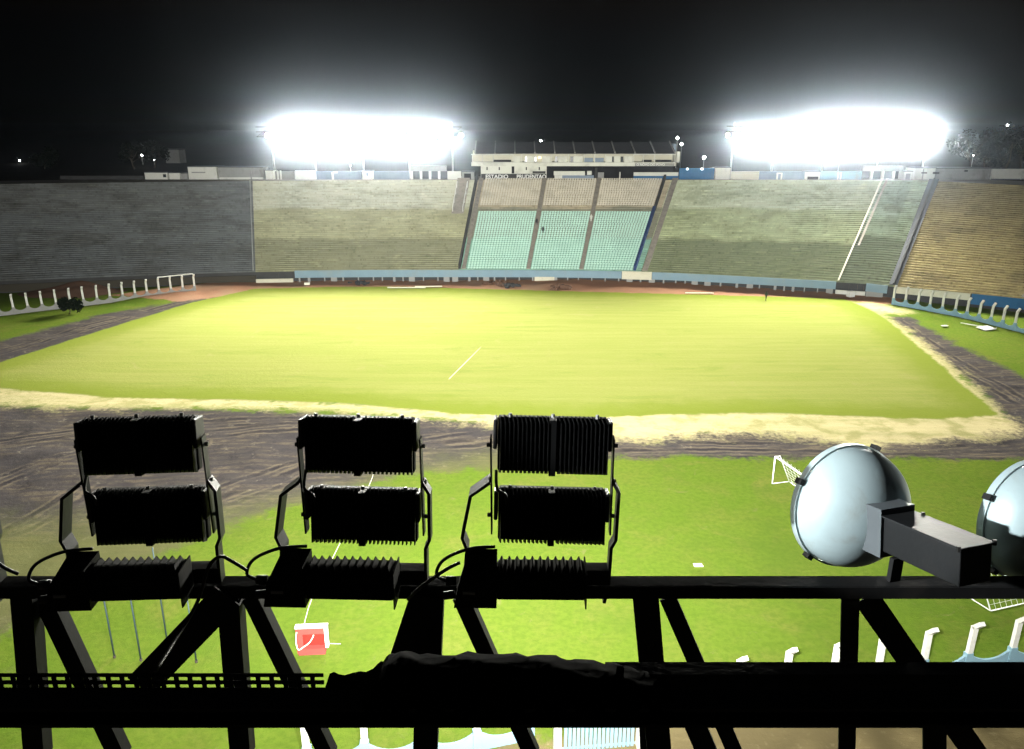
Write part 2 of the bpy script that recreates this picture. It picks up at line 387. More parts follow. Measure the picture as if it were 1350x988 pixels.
def vnoise(X, Y, sc):
    g = rng.rand(256, 256); a = X/sc; b = Y/sc; i = np.floor(a).astype(int); j = np.floor(b).astype(int)
    f = a-i; h = b-j; f = f*f*(3-2*f); h = h*h*(3-2*h)
    q = lambda ii, jj: g[ii % 256, jj % 256]
    return (q(i,j)*(1-f)+q(i+1,j)*f)*(1-h) + (q(i,j+1)*(1-f)+q(i+1,j+1)*f)*h - 0.5
rough = np.clip(np.maximum(D['d_dirt'], D['d_red'])/3, 0, 1)*np.clip(-D['d_pitch']/2, 0, 1)
GZ = rough*(0.28*vnoise(GX, GY, 4.0)+0.16*vnoise(GX, GY, 1.5)) + 0.06*vnoise(GX, GY, 9.0)*np.clip(-D['d_pitch']/3, 0, 1)
berm = np.clip((-D['d_pitch']-2.0)/9.0, 0, 1)*np.clip((D['d_red']+4)/5, 0, 1)*np.clip((GY-125)/10, 0, 1)
GZ = GZ + 0.62*berm
RUTS = [[(270,655),(400,612),(560,582),(720,568)],[(-40,650),(100,602),(300,570),(540,556)],[(180,700),(330,650),(460,603),(660,578)],[(800,590),(1000,588),(1200,594),(1380,586)],
        [(700,598),(900,598),(1120,599),(1380,600)],[(-40,590),(150,565),(350,556),(560,553)],[(20,700),(90,660),(150,622),(260,585)],[(-40,475),(100,436),(230,402),(300,389)],[(1180,422),(1260,478),(1330,520),(1420,575)]]
for ri, rp in enumerate(RUTS):
    pts_ = [G(*q) for q in rp]; cl = [catmull(pts_, i*(len(pts_)-1)/40) for i in range(41)]
    best = np.full(GX.shape, 1e9); sd = np.full(GX.shape, 50.0)
    for a_, b_ in zip(cl[:-1], cl[1:]):
        ex, ey = b_.x-a_.x, b_.y-a_.y; L2 = ex*ex+ey*ey
        tt = np.clip(((GX-a_.x)*ex+(GY-a_.y)*ey)/L2, 0, 1); dx = GX-a_.x-tt*ex; dy = GY-a_.y-tt*ey; dd_ = np.hypot(dx, dy)
        m_ = dd_ < best; best = np.where(m_, dd_, best); sd = np.where(m_, dd_*np.sign(ex*dy-ey*dx), sd)
    D['d_rut%d' % ri] = np.clip(sd, -30, 30)
cellv = {k: (v[:-1,:-1]+v[1:,1:])/2 for k, v in D.items()}
zone = np.zeros(cellv['d_pitch'].shape, int)
zone[cellv['d_yard'] > 0] = 4; zone[cellv['d_dirt'] > 0] = 1; zone[cellv['d_red'] > 0] = 3
zone[cellv['d_sand'] > 0] = 2; zone[cellv['d_pitch'] > 0] = 5
VI = np.arange(nx*ny).reshape(ny, nx)
quads = np.stack([VI[:-1,:-1], VI[:-1,1:], VI[1:,1:], VI[1:,:-1]], -1)
allv = np.stack([GX, GY, GZ], -1).reshape(-1, 3)
for zi, (nm, lab) in {0: ('grass_verge', 'green grass verge around the pitch and inside the fences'), 1: ('dirt_track', 'dark churned dirt running track with wheel ruts'),
        2: ('sand_strip', 'pale sandy strip along the near edge of the pitch'), 3: ('red_earth', 'strip of bare red earth at the foot of the far stand'),
        4: ('yard_ground', 'brown bare ground outside the near perimeter fence'), 5: ('pitch', 'bright yellow green football pitch under floodlights')}.items():
    q = quads[zone == zi]
    ids, inv = np.unique(q.ravel(), return_inverse=True)
    me = bpy.data.meshes.new(nm)
    me.vertices.add(len(ids)); me.vertices.foreach_set('co', allv[ids].ravel())
    me.loops.add(len(inv)); me.loops.foreach_set('vertex_index', inv.astype(np.int32))
    me.polygons.add(len(q)); me.polygons.foreach_set('loop_start', np.arange(0, len(inv), 4, dtype=np.int32))
    me.polygons.foreach_set('use_smooth', [True]*len(q))
    me.update(calc_edges=True)
    for k, v in D.items():
        a = me.attributes.new(k, 'FLOAT', 'POINT'); a.data.foreach_set('value', v.ravel()[ids].astype(np.float32))
    me.materials.append(MATS['ground_cover'])
    o = bpy.data.objects.new(nm, me); col.objects.link(o); tag(o, lab, None, None, 'structure')

# ================================================================== FAR STAND (bowl)
ZF, ZR, NROW = 2.2, 17.5, 46
foot_px = [(-420,392),(-150,378),(0,371),(337,359),(605,357),(845,359.5),(1105,372.5),(1178,378.5),(1350,395),(1520,416),(1700,450)]
rim_px  = [(-480,256),(-190,247),(-25,243),(333,239),(628,237.5),(885,237.5),(1163,238),(1232,239),(1470,251),(1760,270),(2100,305)]
FOOT = [G(x, y, ZF) for x, y in foot_px]; RIM = [G(x, y, ZR) for x, y in rim_px]
U_GREY, U_KHAKI, U_C0, U_C1, U_P, U_O, U_END = 0, 3, 4, 5, 6, 7, 10
def sp(u, s, dz=0.0):
    a = catmull(FOOT, u); b = catmull(RIM, u); p = a.lerp(b, s); p.z = ZF + (ZR-ZF)*s + dz; return p
def urange(u0, u1, step=0.06):
    n = max(2, int(math.ceil((u1-u0)/step))+1); return [u0+(u1-u0)*i/(n-1) for i in range(n)]
ARC = {}
def arclen(u):
    k = round(u, 3)
    if k not in ARC:
        n = max(2, int(u/0.05)); L = 0; q = catmull(RIM, 0)
        for i in range(1, n+1):
            r_ = catmull(RIM, u*i/n); L += (r_-q).length; q = r_
        ARC[k] = L
    return ARC[k]
stand = empty('grandstand', (0, 0, 0))
tag(stand, 'long curved concrete terrace stand with coloured sections behind the pitch', 'grandstand')
def terrace(u0, u1, mat, r0=0, r1=50, name='terrace_section', lift=0.0, label=None):
    us = urange(u0, u1); n = len(us); vs = []; uv = []; fs = []
    NR = r1; h = (ZR-ZF)/NR
    for k in range(r0, r1):
        for (s, z) in ((k/NR, ZF+k*h), (k/NR, ZF+(k+1)*h), ((k+1)/NR, ZF+(k+1)*h)):
            for u in us:
                p = sp(u, s); p.z = z + lift; vs.append(p); uv.append((arclen(u), s if s*NR > k else (k+0.3)/NR))
        b = (k-r0)*3*n
        for j in range(2):
            for i in range(n-1):
                fs.append((b+j*n+i, b+j*n+i+1, b+(j+1)*n+i+1, b+(j+1)*n+i))
    me = bpy.data.meshes.new(name); me.from_pydata(vs, [], fs); me.update()
    l = me.uv_layers.new(name='UVMap')
    idx = np.zeros(len(me.loops), np.int32); me.loops.foreach_get('vertex_index', idx)
    l.data.foreach_set('uv', np.array(uv, np.float32)[idx].ravel())
    me.materials.append(MATS[mat])
    o = bpy.data.objects.new(name, me); col.objects.link(o); o.parent = stand
    if label: o['label'] = label
    return o
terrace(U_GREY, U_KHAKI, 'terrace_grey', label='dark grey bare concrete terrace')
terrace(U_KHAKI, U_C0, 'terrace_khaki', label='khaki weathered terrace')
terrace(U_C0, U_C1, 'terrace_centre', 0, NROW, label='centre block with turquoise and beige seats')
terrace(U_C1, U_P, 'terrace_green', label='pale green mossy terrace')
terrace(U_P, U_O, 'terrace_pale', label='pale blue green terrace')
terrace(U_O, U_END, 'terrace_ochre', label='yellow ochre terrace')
# aisles, walls and pipes running up the slope
def slope_strip(u_mid, half, s0, s1, mat, name, lift=0.02, thick=0.25, u_top=None):
    mb = MB(); n = 40
    for i in range(n):
        a = s0+(s1-s0)*i/n; b = s0+(s1-s0)*(i+1)/n
        ua = u_mid + ((u_top or u_mid)-u_mid)*a; ub = u_mid + ((u_top or u_mid)-u_mid)*b
        p = [sp(ua-half, a), sp(ua+half, a), sp(ub+half, b), sp(ub-half, b)]
        vs = []
        for q in p: vs.append(q+Vector((0,0,(ZR-ZF)/NROW+lift)))
        for q in p: vs.append(q+Vector((0,0,(ZR-ZF)/NROW+lift+thick)))
        mb.add(vs, [(0,3,2,1),(4,5,6,7),(0,1,5,4),(1,2,6,5),(2,3,7,6),(3,0,4,7)])
    return mb.build(name, mat, stand)
slope_strip(4.375, 0.011, 0, 1, 'aisle', 'aisle_stair', 0.0, 0.12, 4.345)
slope_strip(4.67, 0.011, 0, 1, 'aisle', 'aisle_stair', 0.0, 0.12, 4.63)
slope_strip(4.025, 0.010, 0, 1, 'aisle', 'aisle_stair', 0.0, 0.10)
slope_strip(4.003, 0.006, 0, 1, 'dark_wall', 'divider_wall', 0.0, 0.8)
slope_strip(4.965, 0.007, 0, 0.62, 'navy', 'divider_wall', 0.0, 0.9)
slope_strip(4.968, 0.006, 0.62, 1, 'dark_wall', 'divider_wall', 0.0, 0.8)
slope_strip(5.02, 0.014, 0, 1, 'aisle', 'aisle_stair', 0.0, 0.10)
slope_strip(6.0, 0.006, 0, 1, 'cream_wall', 'divider_wall', 0.0, 0.15)
slope_strip(6.04, 0.010, 0.3, 1, 'aisle', 'aisle_stair', 0.0, 0.08)
slope_strip(6.99, 0.050, 0, 1, 'slate_wall', 'divider_wall', 0.0, 0.10)
slope_strip(6.995, 0.008, 0, 1, 'dark_wall', 'divider_wall', 0.103, 0.25)
slope_strip(2.99, 0.0022, 0, 1, 'pipe_grey', 'divider_wall', 0.0, 0.12)
slope_strip(8.02, 0.045, 0.0, 1, 'aisle', 'aisle_stair', 0.0, 0.10, 7.99)
slope_strip(1.65, 0.012, 0.0, 1, 'aisle', 'aisle_stair', 0.0, 0.08)
# stairway mouth with white handrails beside the centre block
for uu in (3.915, 3.965):
    mb = MB()
    for s in (0.60, 0.7, 0.8, 0.88):
        mb.bar(sp(uu+0.0*s, s), sp(uu, s, 1.35), 0.12, 0.12)
    mb.bar(sp(uu, 0.6, 1.35), sp(uu, 0.9, 1.35), 0.14, 0.16)
    mb.build('handrail', 'white_wall', stand)
slope_strip(3.94, 0.03, 0.58, 1, 'aisle', 'stairwell', 0.0, 0.12)
# seats: small shells in rows
def seats(blocks, r0, r1, mat, name):
    mb = MB(); h = (ZR-ZF)/NROW
    for (ea, eb) in blocks:
        for k in range(r0, r1):
            s0 = (k+0.45)/NROW; ua = ea[0]+(ea[1]-ea[0])*s0; ub = eb[0]+(eb[1]-eb[0])*s0; L = (sp(ub, s0)-sp(ua, s0)).length; n = int(L/0.52)
            for i in range(n):
                u = ua+(ub-ua)*(i+0.5)/n; p = sp(u, s0); p.z = ZF+(k+1)*h
                q = sp(u, (k+0.9)/NROW); d = Vector((q.x-p.x, q.y-p.y, 0)).normalized(); x = Vector((d.y, -d.x, 0))
                M = Matrix(((x.x, d.x, 0, p.x), (x.y, d.y, 0, p.y), (0, 0, 1, p.z), (0, 0, 0, 1)))
                mb.box((-0.21, -0.14, 0.02), (0.21, 0.13, 0.12), M); mb.box((-0.21, 0.132, 0.02), (0.21, 0.17, 0.36), M)
    o = mb.build(name, mat, stand); o['kind'] = 'stuff'; return o
cb = [((4.042, 4.042), (4.362, 4.332)), ((4.388, 4.358), (4.657, 4.617)), ((4.683, 4.643), (4.952, 4.955))]
seats(cb, 0, 28, 'turquoise_seat', 'turquoise_seats')
cb2 = cb
seats(cb2, 31, 46, 'beige_seat', 'beige_seats')
# front parapet: blue band carried on short white posts, behind them a wall with shade put into its colour
def band(u0, u1, mat, z0=1.0, z1=2.35, off=0.35, name='parapet_band'):
    mb = MB()
    us = urange(u0, u1, 0.05)
    for a, b in zip(us[:-1], us[1:]):
        pa = catmull(FOOT, a); pb = catmull(FOOT, b)
        n = Vector((pb.y-pa.y, pa.x-pb.x, 0)).normalized()
        vs = []
        for (p, o_) in ((pa, off), (pb, off), (pb, 0.06), (pa, 0.06)):
            q = p+n*o_; vs.append(Vector((q.x, q.y, z0)))
        for i in range(4): vs.append(Vector((vs[i].x, vs[i].y, z1)))
        mb.add(vs, [(0,3,2,1),(4,5,6,7),(0,1,5,4),(1,2,6,5),(2,3,7,6),(3,0,4,7)])
    return mb.build(name, mat, stand)
band(3.18, 4.895, 'band_blue'); band(5.06, 5.985, 'band_blue'); band(6.35, 6.93, 'band_blue')
band(4.897, 5.058, 'cream_wall', 0.9, 2.4, 0.38, 'banner_panel'); band(4.41, 4.52, 'cream_wall', 0.3, 1.1, 0.42, 'banner_panel')
band(3.0, 3.17, 'cream_wall', 0.2, 0.9, 0.5, 'low_wall'); band(5.987, 6.348, 'white_wall', 0.2, 0.9, 0.4, 'low_wall')
band(7.03, 7.62, 'cream_wall', 1.2, 2.3, 0.3, 'parapet_band'); band(7.63, 8.4, 'deep_blue', 0.6, 2.3, 0.3, 'parapet_band'); band(8.41, 10, 'cream_wall', 1.2, 2.3, 0.3, 'parapet_band')
band(0, 3.0, 'earth', 0.3, 1.6, 0.3, 'parapet_band')
mb = MB(); us = urange(0, 10, 0.1)
for a, b in zip(us[:-1], us[1:]):
    pa = catmull(FOOT, a); pb = catmull(FOOT, b); n = Vector((pb.y-pa.y, pa.x-pb.x, 0)).normalized()*-0.4
    mb.add([(pa.x+n.x, pa.y+n.y, -0.2), (pb.x+n.x, pb.y+n.y, -0.2), (pb.x+n.x, pb.y+n.y, ZF+0.1), (pa.x+n.x, pa.y+n.y, ZF+0.1)], [(0,1,2,3)])
mb.build('undercroft_wall', 'dark_wall', stand)  # concrete under the stand, its shade painted in as dark colour
pm = MB().box((-0.14, -0.12, -0.2), (0.14, 0.12, 1.0)).mesh('support_post', 'grey_wall')
u = 3.2
while u < 6.9:
    if not (5.99 < u < 6.35):
        pa = catmull(FOOT, u); pb = catmull(FOOT, u+0.02); n = Vector((pb.y-pa.y, pa.x-pb.x, 0)).normalized()
        inst('support_post', pm, stand, (pa.x+n.x*0.2, pa.y+n.y*0.2, 0), (0, 0, math.atan2(-n.x, n.y)), (random.choice((0.7, 0.8, 1, 1.6, 4)), 1, 1))
    u += random.choice((0.045, 0.06, 0.075))

# promenade and outer terrain at rim level
rimpts = [catmull(RIM, u_) for u_ in urange(0, 10, 0.1)]
C0 = Vector((0, 95, 0))
back = []
a0 = rimpts[-1]; a1 = rimpts[0]
ang0 = math.atan2(a0.y-95, a0.x); ang1 = math.atan2(a1.y-95, a1.x)
while ang0 > 0: ang0 -= 2*math.pi
while ang1 > ang0: ang1 -= 2*math.pi
r0_ = (a0-Vector((0,95,ZR))).length; r1_ = (a1-Vector((0,95,ZR))).length
for i in range(1, 40):
    f = i/40; an = ang0+(ang1-ang0)*f; rr = r0_*(1-f)+r1_*f
    back.append(Vector((rr*math.cos(an), 95+rr*math.sin(an), ZR)))
loop = rimpts + back
def ring(offs, zs, mat, name):
    mb = MB(); n = len(loop); vs = []
    for o_, z in zip(offs, zs):
        for p in loop:
            d = Vector((p.x, p.y-95, 0)).normalized(); q = p + d*o_; vs.append((q.x, q.y, z))
    fs = [(j*n+i, (j+1)*n+i, (j+1)*n+(i+1)%n, j*n+(i+1)%n) for j in range(len(offs)-1) for i in range(n)]
    mb.add(vs, fs); o = mb.build(name, mat, None, True); tag(o, None, None, None, 'structure'); return o
ring((-0.05, 14), (ZR+0.02, ZR+0.02), 'promenade', 'promenade')
ring((14, 40, 120, 400, 1200, 4500), (ZR+0.02, ZR-0.5, ZR-1.5, ZR-3, ZR-2, ZR+4), 'earth', 'terrain')
gp = MB().add([(-400,-300,-0.5),(400,-300,-0.5),(400,300,-0.5),(-400,300,-0.5)], [(0,1,2,3)]).build('ground', 'earth'); tag(gp, None, None, None, 'structure')

# ================================================================== RIM BUILDINGS
YR = 174.0
def rx(px, Y=YR): return P(px, 239, Y).x
def rz(py, Y=YR): return P(675, py, Y).z
def pbox(mb, x0, x1, y0, y1, Y=YR, dep=1.0, ybase=None):
    mb.box((rx(x0, Y), Y, rz(y1, Y) if ybase is None else ybase), (rx(x1, Y), Y+dep, rz(y0, Y)))
    return mb
def kiosk(name, x0, x1, y0, mat, label, cat, Y=YR, dep=2.5, extras=(), roof='roof_sheet', cap=True):
    base = (rx((x0+x1)/2, Y), Y, ZR)
    o = empty(name, base)
    def loc(mb):
        mb.v = [(v[0]-base[0], v[1]-base[1], v[2]-base[2]) for v in mb.v]; return mb
    loc(pbox(MB(), x0, x1, y0, 0, Y, dep, ZR)).build('wall', mat, o)
    if cap:
        loc(MB().box((rx(x0, Y)-0.12, Y-0.12, rz(y0, Y)+0.003), (rx(x1, Y)+0.12, Y+dep+0.12, rz(y0, Y)+0.14))).build('coping', roof, o)
    for (nm, a, b, c, d, mt, proud) in extras:
        loc(MB().box((rx(a, Y), Y-proud, max(ZR+0.03, rz(d, Y))), (rx(b, Y), Y-0.003, rz(c, Y)))).build(nm, mt, o)
    tag(o, label, cat); return o
kiosk('boundary_wall', 80, 190, 232, 'dark_wall', 'low dark boundary wall on the rim above the grey terrace', 'wall', cap=False, dep=0.3)
kiosk('ticket_kiosk', 192, 221.5, 228, 'white_wall', 'small white kiosk with one dark window above the grey terrace', 'kiosk', extras=[('window', 216, 220, 230, 234, 'glass_dark', 0.05)])
kiosk('ticket_kiosk', 224, 238, 228.5, 'white_wall', 'smallest plain white kiosk on the rim above the grey terrace', 'kiosk')
kiosk('ticket_kiosk', 240, 248, 229, 'grey_wall', 'narrow grey kiosk against the tall pale building on the rim', 'kiosk')
kiosk('rim_building', 249.5, 287, 220.5, 'white_wall', 'tall pale boxy building on the rim above the grey terrace', 'building', dep=5,
      extras=[('sign_strip', 254, 272, 226.8, 228.4, 'grey_wall', 0.05)])
kiosk('rim_building', 289.5, 348, 221, 'grey_wall', 'long grey shed with a white skirting band on the rim', 'building', dep=4,
      extras=[('skirting_band', 290, 331, 234, 239.5, 'white_wall', 0.08), ('skirting_band', 333, 347.5, 234, 239.5, 'white_wall', 0.08), ('downpipe', 331, 332.6, 221, 239.5, 'grey_wall', 0.15)])
kiosk('ticket_kiosk', 351, 361, 225, 'white_wall', 'narrow white kiosk beside the long grey shed', 'kiosk')
kiosk('boundary_wall', 363.5, 389, 226, 'grey_wall', 'grey wall with white gate posts under the left light bank', 'wall', dep=0.4,
      extras=[('gate_post', 366, 368, 225, 239.5, 'white_wall', 0.15), ('gate_post', 370, 372, 225, 239.5, 'white_wall', 0.15)], cap=False)
kiosk('boundary_wall', 390, 417, 225, 'white_wall', 'pale wall panel between the gate posts and the blue grey wall', 'wall', dep=0.4, cap=False)
kiosk('boundary_wall', 417.5, 477, 226, 'bluegrey_wall', 'blue grey wall with one white door frame on the rim', 'wall', dep=0.4,
      extras=[('door_frame', 438, 440.5, 227, 239.5, 'white_wall', 0.2), ('door_frame', 440.6, 446, 226.5, 228.5, 'white_wall', 0.2)], cap=False)
kiosk('guard_booth', 478, 491.5, 226, 'white_wall', 'white guard booth between two blue grey walls', 'booth', extras=[('window', 483.5, 486, 228, 232, 'bluegrey_wall', 0.05)])
kiosk('boundary_wall', 493, 540, 226, 'bluegrey_wall', 'blue grey wall between the guard booth and the three post gateway', 'wall', dep=0.4, cap=False)
def gateway(x0, x1, ytop, ylint, posts, label):
    base = (rx((x0+x1)/2), YR, ZR); o = empty('gateway', base)
    def B(nm, a, b, c, d, mt, dep=0.6, y=0.0):
        MB().box((rx(a)-base[0], y, max(0.03, rz(d)-ZR)), (rx(b)-base[0], y+dep, rz(c)-ZR)).build(nm, mt, o)
    B('lintel', x0, x1, ytop, ylint, 'grey_wall', 1.2)
    B('back_wall', x0, x1, ylint, 240, 'dark_wall', 0.3, 2.0)
    for p in posts: B('gate_post', p-1.4, p+1.4, ylint, 240, 'white_wall', 0.6)
    tag(o, label, 'gateway')
gateway(541, 589, 219, 226, (543, 555, 567, 579), 'dark gateway with white posts next to the white press building')
kiosk('boundary_wall', 590, 608, 226, 'white_wall', 'pale wall piece between the gateway and the press building', 'wall', dep=0.4, cap=False)
kiosk('storage_shed', 609, 625, 227, 'grey_wall', 'grey shed with a dark door at the end of the press building', 'shed', extras=[('door', 612, 621, 229, 239, 'dark_void', 0.04)])
kiosk('boundary_wall', 895, 941, 222, 'deep_blue', 'deep blue wall beside the press building', 'wall', dep=0.6, cap=False, extras=[('wall_lamp', 904, 906, 222, 224, 'street_dim', 0.2), ('wall_lamp', 923, 925.5, 222, 224, 'street_dim', 0.2)])
kiosk('ticket_kiosk', 942.5, 961.5, 221.5, 'white_wall', 'tall white kiosk next to the deep blue wall', 'kiosk')
kiosk('boundary_wall', 963.5, 1000, 226.5, 'cream_wall', 'cream wall right of the tall white kiosk', 'wall', dep=0.5, cap=False)
kiosk('boundary_wall', 1000.5, 1060, 226.5, 'bluegrey_wall', 'blue grey wall with a white door frame under the right light bank', 'wall', dep=0.4, cap=False,
      extras=[('door_frame', 1023, 1024.6, 228, 239.5, 'white_wall', 0.2), ('door_frame', 1028.6, 1030.2, 228, 239.5, 'white_wall', 0.2), ('door_frame', 1024.7, 1028.5, 228, 229.4, 'white_wall', 0.2)])
kiosk('open_hut', 1062, 1080, 227, 'white_wall', 'white hut with a dark counter opening under the right light bank', 'hut', extras=[('counter', 1064, 1078, 233, 238, 'dark_wall', 0.15)])
kiosk('boundary_wall', 1081, 1135, 226, 'blue_wall', 'light blue wall with two white posts under the right light bank', 'wall', dep=0.4, cap=False,
      extras=[('gate_post', 1103, 1104.4, 227, 239.5, 'white_wall', 0.2), ('gate_post', 1106.6, 1108, 227, 239.5, 'white_wall', 0.2)])
gateway(1136, 1189, 219, 226, (1148.5, 1163, 1177.5), 'dark gateway with white posts under the right light bank')
kiosk('ticket_kiosk', 1190.5, 1201, 226.5, 'white_wall', 'small white booth with a grey door next to the right gateway', 'booth', extras=[('door', 1193, 1199, 229, 239, 'grey_wall', 0.05)])
kiosk('rim_building', 1204, 1231, 222, 'white_wall', 'white block with two dark crossbars at the top of the dark dividing wall', 'building', dep=4,
      extras=[('crossbar', 1213, 1220, 227.3, 229, 'dark_wall', 0.2), ('crossbar', 1228, 1236, 227, 229.5, 'dark_wall', 0.2), ('joint', 1214.4, 1216, 223, 239.5, 'grey_wall', 0.06)])
kiosk('rim_building', 1232.5, 1304, 222.5, 'grey_wall', 'long grey building with a white base above the ochre terrace', 'building', dep=5,
      extras=[('skirting_band', 1234, 1302, 237, 241, 'white_wall', 0.08), ('window', 1269, 1273.5, 224.6, 226.6, 'glass_dark', 0.06)])
kiosk('boundary_wall', 1306, 1345, 223, 'white_wall', 'white wall with a navy base above the ochre terrace', 'wall', dep=0.5, cap=False, extras=[('painted_base', 1306, 1344.5, 236, 243, 'navy', 0.06)])
kiosk('boundary_wall', 1346, 1500, 223, 'white_wall', 'white wall with a navy base cut off by the picture edge', 'wall', dep=0.5, cap=False, extras=[('painted_base', 1346, 1499, 236, 243, 'navy', 0.06)])

# press building
pbY = 174.8
pb_base = Vector((rx(757, pbY), pbY, ZR))
press = empty('press_building', pb_base); tag(press, 'long white press box building with dark ribbed roof above the centre block', 'building')
def pz(py, Y=pbY): return rz(py, Y)-ZR
def PB(nm, a, b, c, d, mt, y0, y1, par=press):
    return MB().box((rx(a, pbY)-pb_base.x, y0, max(0.03, pz(d))), (rx(b, pbY)-pb_base.x, y1, pz(c))).build(nm, mt, par)
PB('lower_wall', 634, 720.5, 219.2, 239, 'white_wall', 0.0, 6.0)
PB('sign_board', 634.5, 720, 229.4, 238.6, 'dark_wall', -0.25, -0.003)
PB('doorway', 674.5, 678, 219.6, 229, 'dark_void', -0.05, -0.003)
for x in (641.5, 657.5, 693, 710): PB('slit_window', x, x+1.6, 220.5, 224.5, 'dark_void', -0.05, -0.003)
PB('slit_window', 702, 719, 226.0, 229.0, 'dark_wall', -0.06, -0.003)
PB('gallery_floor', 622, 893, 214, 219, 'white_wall', -1.2, 6.2)
PB('back_wall', 623, 892, 199, 213.9, 'cream_wall', 3.2, 3.6)
PB('rear_wall', 721, 892, 219.2, 239.2, 'dark_void', 4.0, 4.4)
# gallery fronts: solid white panels with dark openings
fronts = [(678, 686), (695, 703.5), (714, 725), (735, 747), (755, 767), (797.5, 805), (808, 816), (821, 832)]
for a, b in fronts: PB('front_panel', a, b, 206, 213.9, 'white_wall', -0.9, -0.7)
for a, b in ((678.8, 682.5), (692, 694.8), (704, 707.5), (717.5, 720.7), (731, 734.5), (751, 754.8), (804, 807.5), (816.6, 820)): PB('window', a, b, 206.5, 213.5, 'glass_dark', -0.62, -0.5)
PB('front_panel', 708, 716, 205, 213.9, 'cream_wall', 0.4, 0.6); 
PB('room_light', 709, 713, 207, 209, 'warm_bulb', 0.2, 0.35)
for x in (623, 636, 650, 676, 687, 725.5, 748, 768, 782, 796, 832.5, 845, 860, 886): PB('gallery_post', x, x+1.1, 203.5, 213.9, 'white_wall', -1.1, -0.85)
PB('gallery_rail', 622, 676, 203, 204.4, 'white_wall', -1.15, -0.8)
PB('gallery_rail', 833, 888, 203, 204.4, 'white_wall', -1.15, -0.8)
for a, b in ((650, 674), (846, 858), (862, 884)): PB('desk', a, b, 211, 213.9, 'dark_wall', 0.2, 0.8)
for a, b in ((768.5, 781), (783, 795)): PB('desk', a, b, 208.5, 213.9, 'bluegrey_wall', 0.0, 0.5)
PB('end_wall', 888.5, 893, 200, 219, 'white_wall', -1.2, 6.0)
PB('sign_board', 835, 886, 215.2, 218.9, 'grey_wall', -1.45, -1.21)
# sloping roof: low at the front, high at the back, with ribs
def roofmesh(a, b, th, lift, mat, nm):
    x0 = rx(a, pbY)-pb_base.x; x1 = rx(b, pbY)-pb_base.x
    z0 = pz(203); z1 = rz(188.5, pbY+5)-ZR
    vs = [(x0,-1.4,z0+lift),(x1,-1.4,z0+lift),(x1,5.5,z1+lift),(x0,5.5,z1+lift)]
    vs += [(v[0], v[1], v[2]+th) for v in vs]
    return MB().add(vs, [(0,3,2,1),(4,5,6,7),(0,1,5,4),(1,2,6,5),(2,3,7,6),(3,0,4,7)]).build(nm, mat, press)
for i in range(10):
    a = 627+i*26; roofmesh(a+0.15, min(a+25.85, 887), 0.10, 0, 'roof_sheet', 'roof_panel')
for i in range(11):
    a = 627+i*25.9; roofmesh(a-0.7, a+0.7, 0.35, 0.103, 'grey_wall', 'roof_rib')
PB('end_fin', 887.2, 890.5, 190, 203, 'bluegrey_wall', 1.5, 5.5)
# ground floor fittings under the gallery
PB('counter_front', 730, 771, 226, 231.5, 'white_wall', 0.0, 0.4); PB('counter_front', 741, 783, 231.6, 238.5, 'bluegrey_wall', 0.4, 0.6)
PB('booth', 731, 741, 231.6, 239.5, 'white_wall', -0.3, 0.35); PB('water_tank', 774, 780, 225.8, 231, 'white_wall', 0.6, 1.4)
PB('column', 816, 817.6, 227, 239, 'white_wall', -0.2, 0.1); PB('column', 783.8, 787, 221, 239, 'dark_wall', -0.2, 0.3)
PB('partition', 789, 797, 228, 239, 'grey_wall', 1.5, 1.8)
PB('painted_wall', 835, 893.5, 232.2, 239.4, 'deep_blue', -0.2, 0.2); PB('painted_wall', 835, 893.5, 227.4, 232.1, 'white_wall', -0.2, 0.2)
def text(name, s, px0, px1, py0, py1, Y, parent, mat):
    d = bpy.data.curves.new(name, 'FONT'); d.body = s; d.extrude = 0.04; d.offset = 0.02; d.align_x = 'LEFT'
    d.materials.append(MATS[mat]); o = bpy.data.objects.new(name, d); col.objects.link(o)
    bpy.context.view_layer.update()
    me = bpy.data.meshes.new_from_object(o.evaluated_get(bpy.context.evaluated_depsgraph_get())); w, h = o.dimensions.x, o.dimensions.y
    col.objects.unlink(o); bpy.data.objects.remove(o); o = bpy.data.objects.new(name, me); col.objects.link(o)
    W = rx(px1, Y)-rx(px0, Y); Hh = rz(py0, Y)-rz(py1, Y)
    o.scale = (W/max(w, .01), Hh/max(h, .01), 1)
    o.parent = parent; o.rotation_euler = (math.pi/2, 0, 0)
    o.location = (rx(px0, Y)-pb_base.x, Y-pb_base.y, rz(py1, Y)-ZR); return o
text('sign_lettering', 'ESTADIO', 640, 669.5, 230.2, 235.4, pbY-0.3, press, 'plate_white')
text('sign_lettering', 'PRUDENTAO', 681, 719.5, 230.2, 235.4, pbY-0.3, press, 'plate_white')
text('sign_lettering', 'O NOVO DO POVO', 838, 875, 215.6, 218.6, pbY-1.5, press, 'plate_white')

# ================================================================== FAR LIGHT BANKS
lampm = {}
def build_flood_meshes():
    M = Matrix.Identity(4)
    hs = MB().lathe([(0.02,-0.42),(0.14,-0.40),(0.16,-0.22),(0.30,-0.10),(0.42,0.05),(0.45,0.10),(0.45,0.13),(0.42,0.13)], 14, M)
    lampm['housing'] = hs.mesh('housing', 'spun_alu', True)
    ln = MB(); ln.add([(0.41*math.cos(2*math.pi*k/16), 0.12, 0.41*math.sin(2*math.pi*k/16)) for k in range(16)], [tuple(range(16))])
    lampm['lens'] = ln.mesh('lens', 'halide_glow')
    lampm['yoke'] = MB().box((-0.50,-0.04,-0.06),(-0.46,0.04,0.55)).box((0.46,-0.04,-0.06),(0.50,0.04,0.55)).box((-0.50,-0.04,0.553),(0.50,0.04,0.60)).mesh('yoke', 'grey_steel')
build_flood_meshes()
AIM = Vector((0, 62, 0))
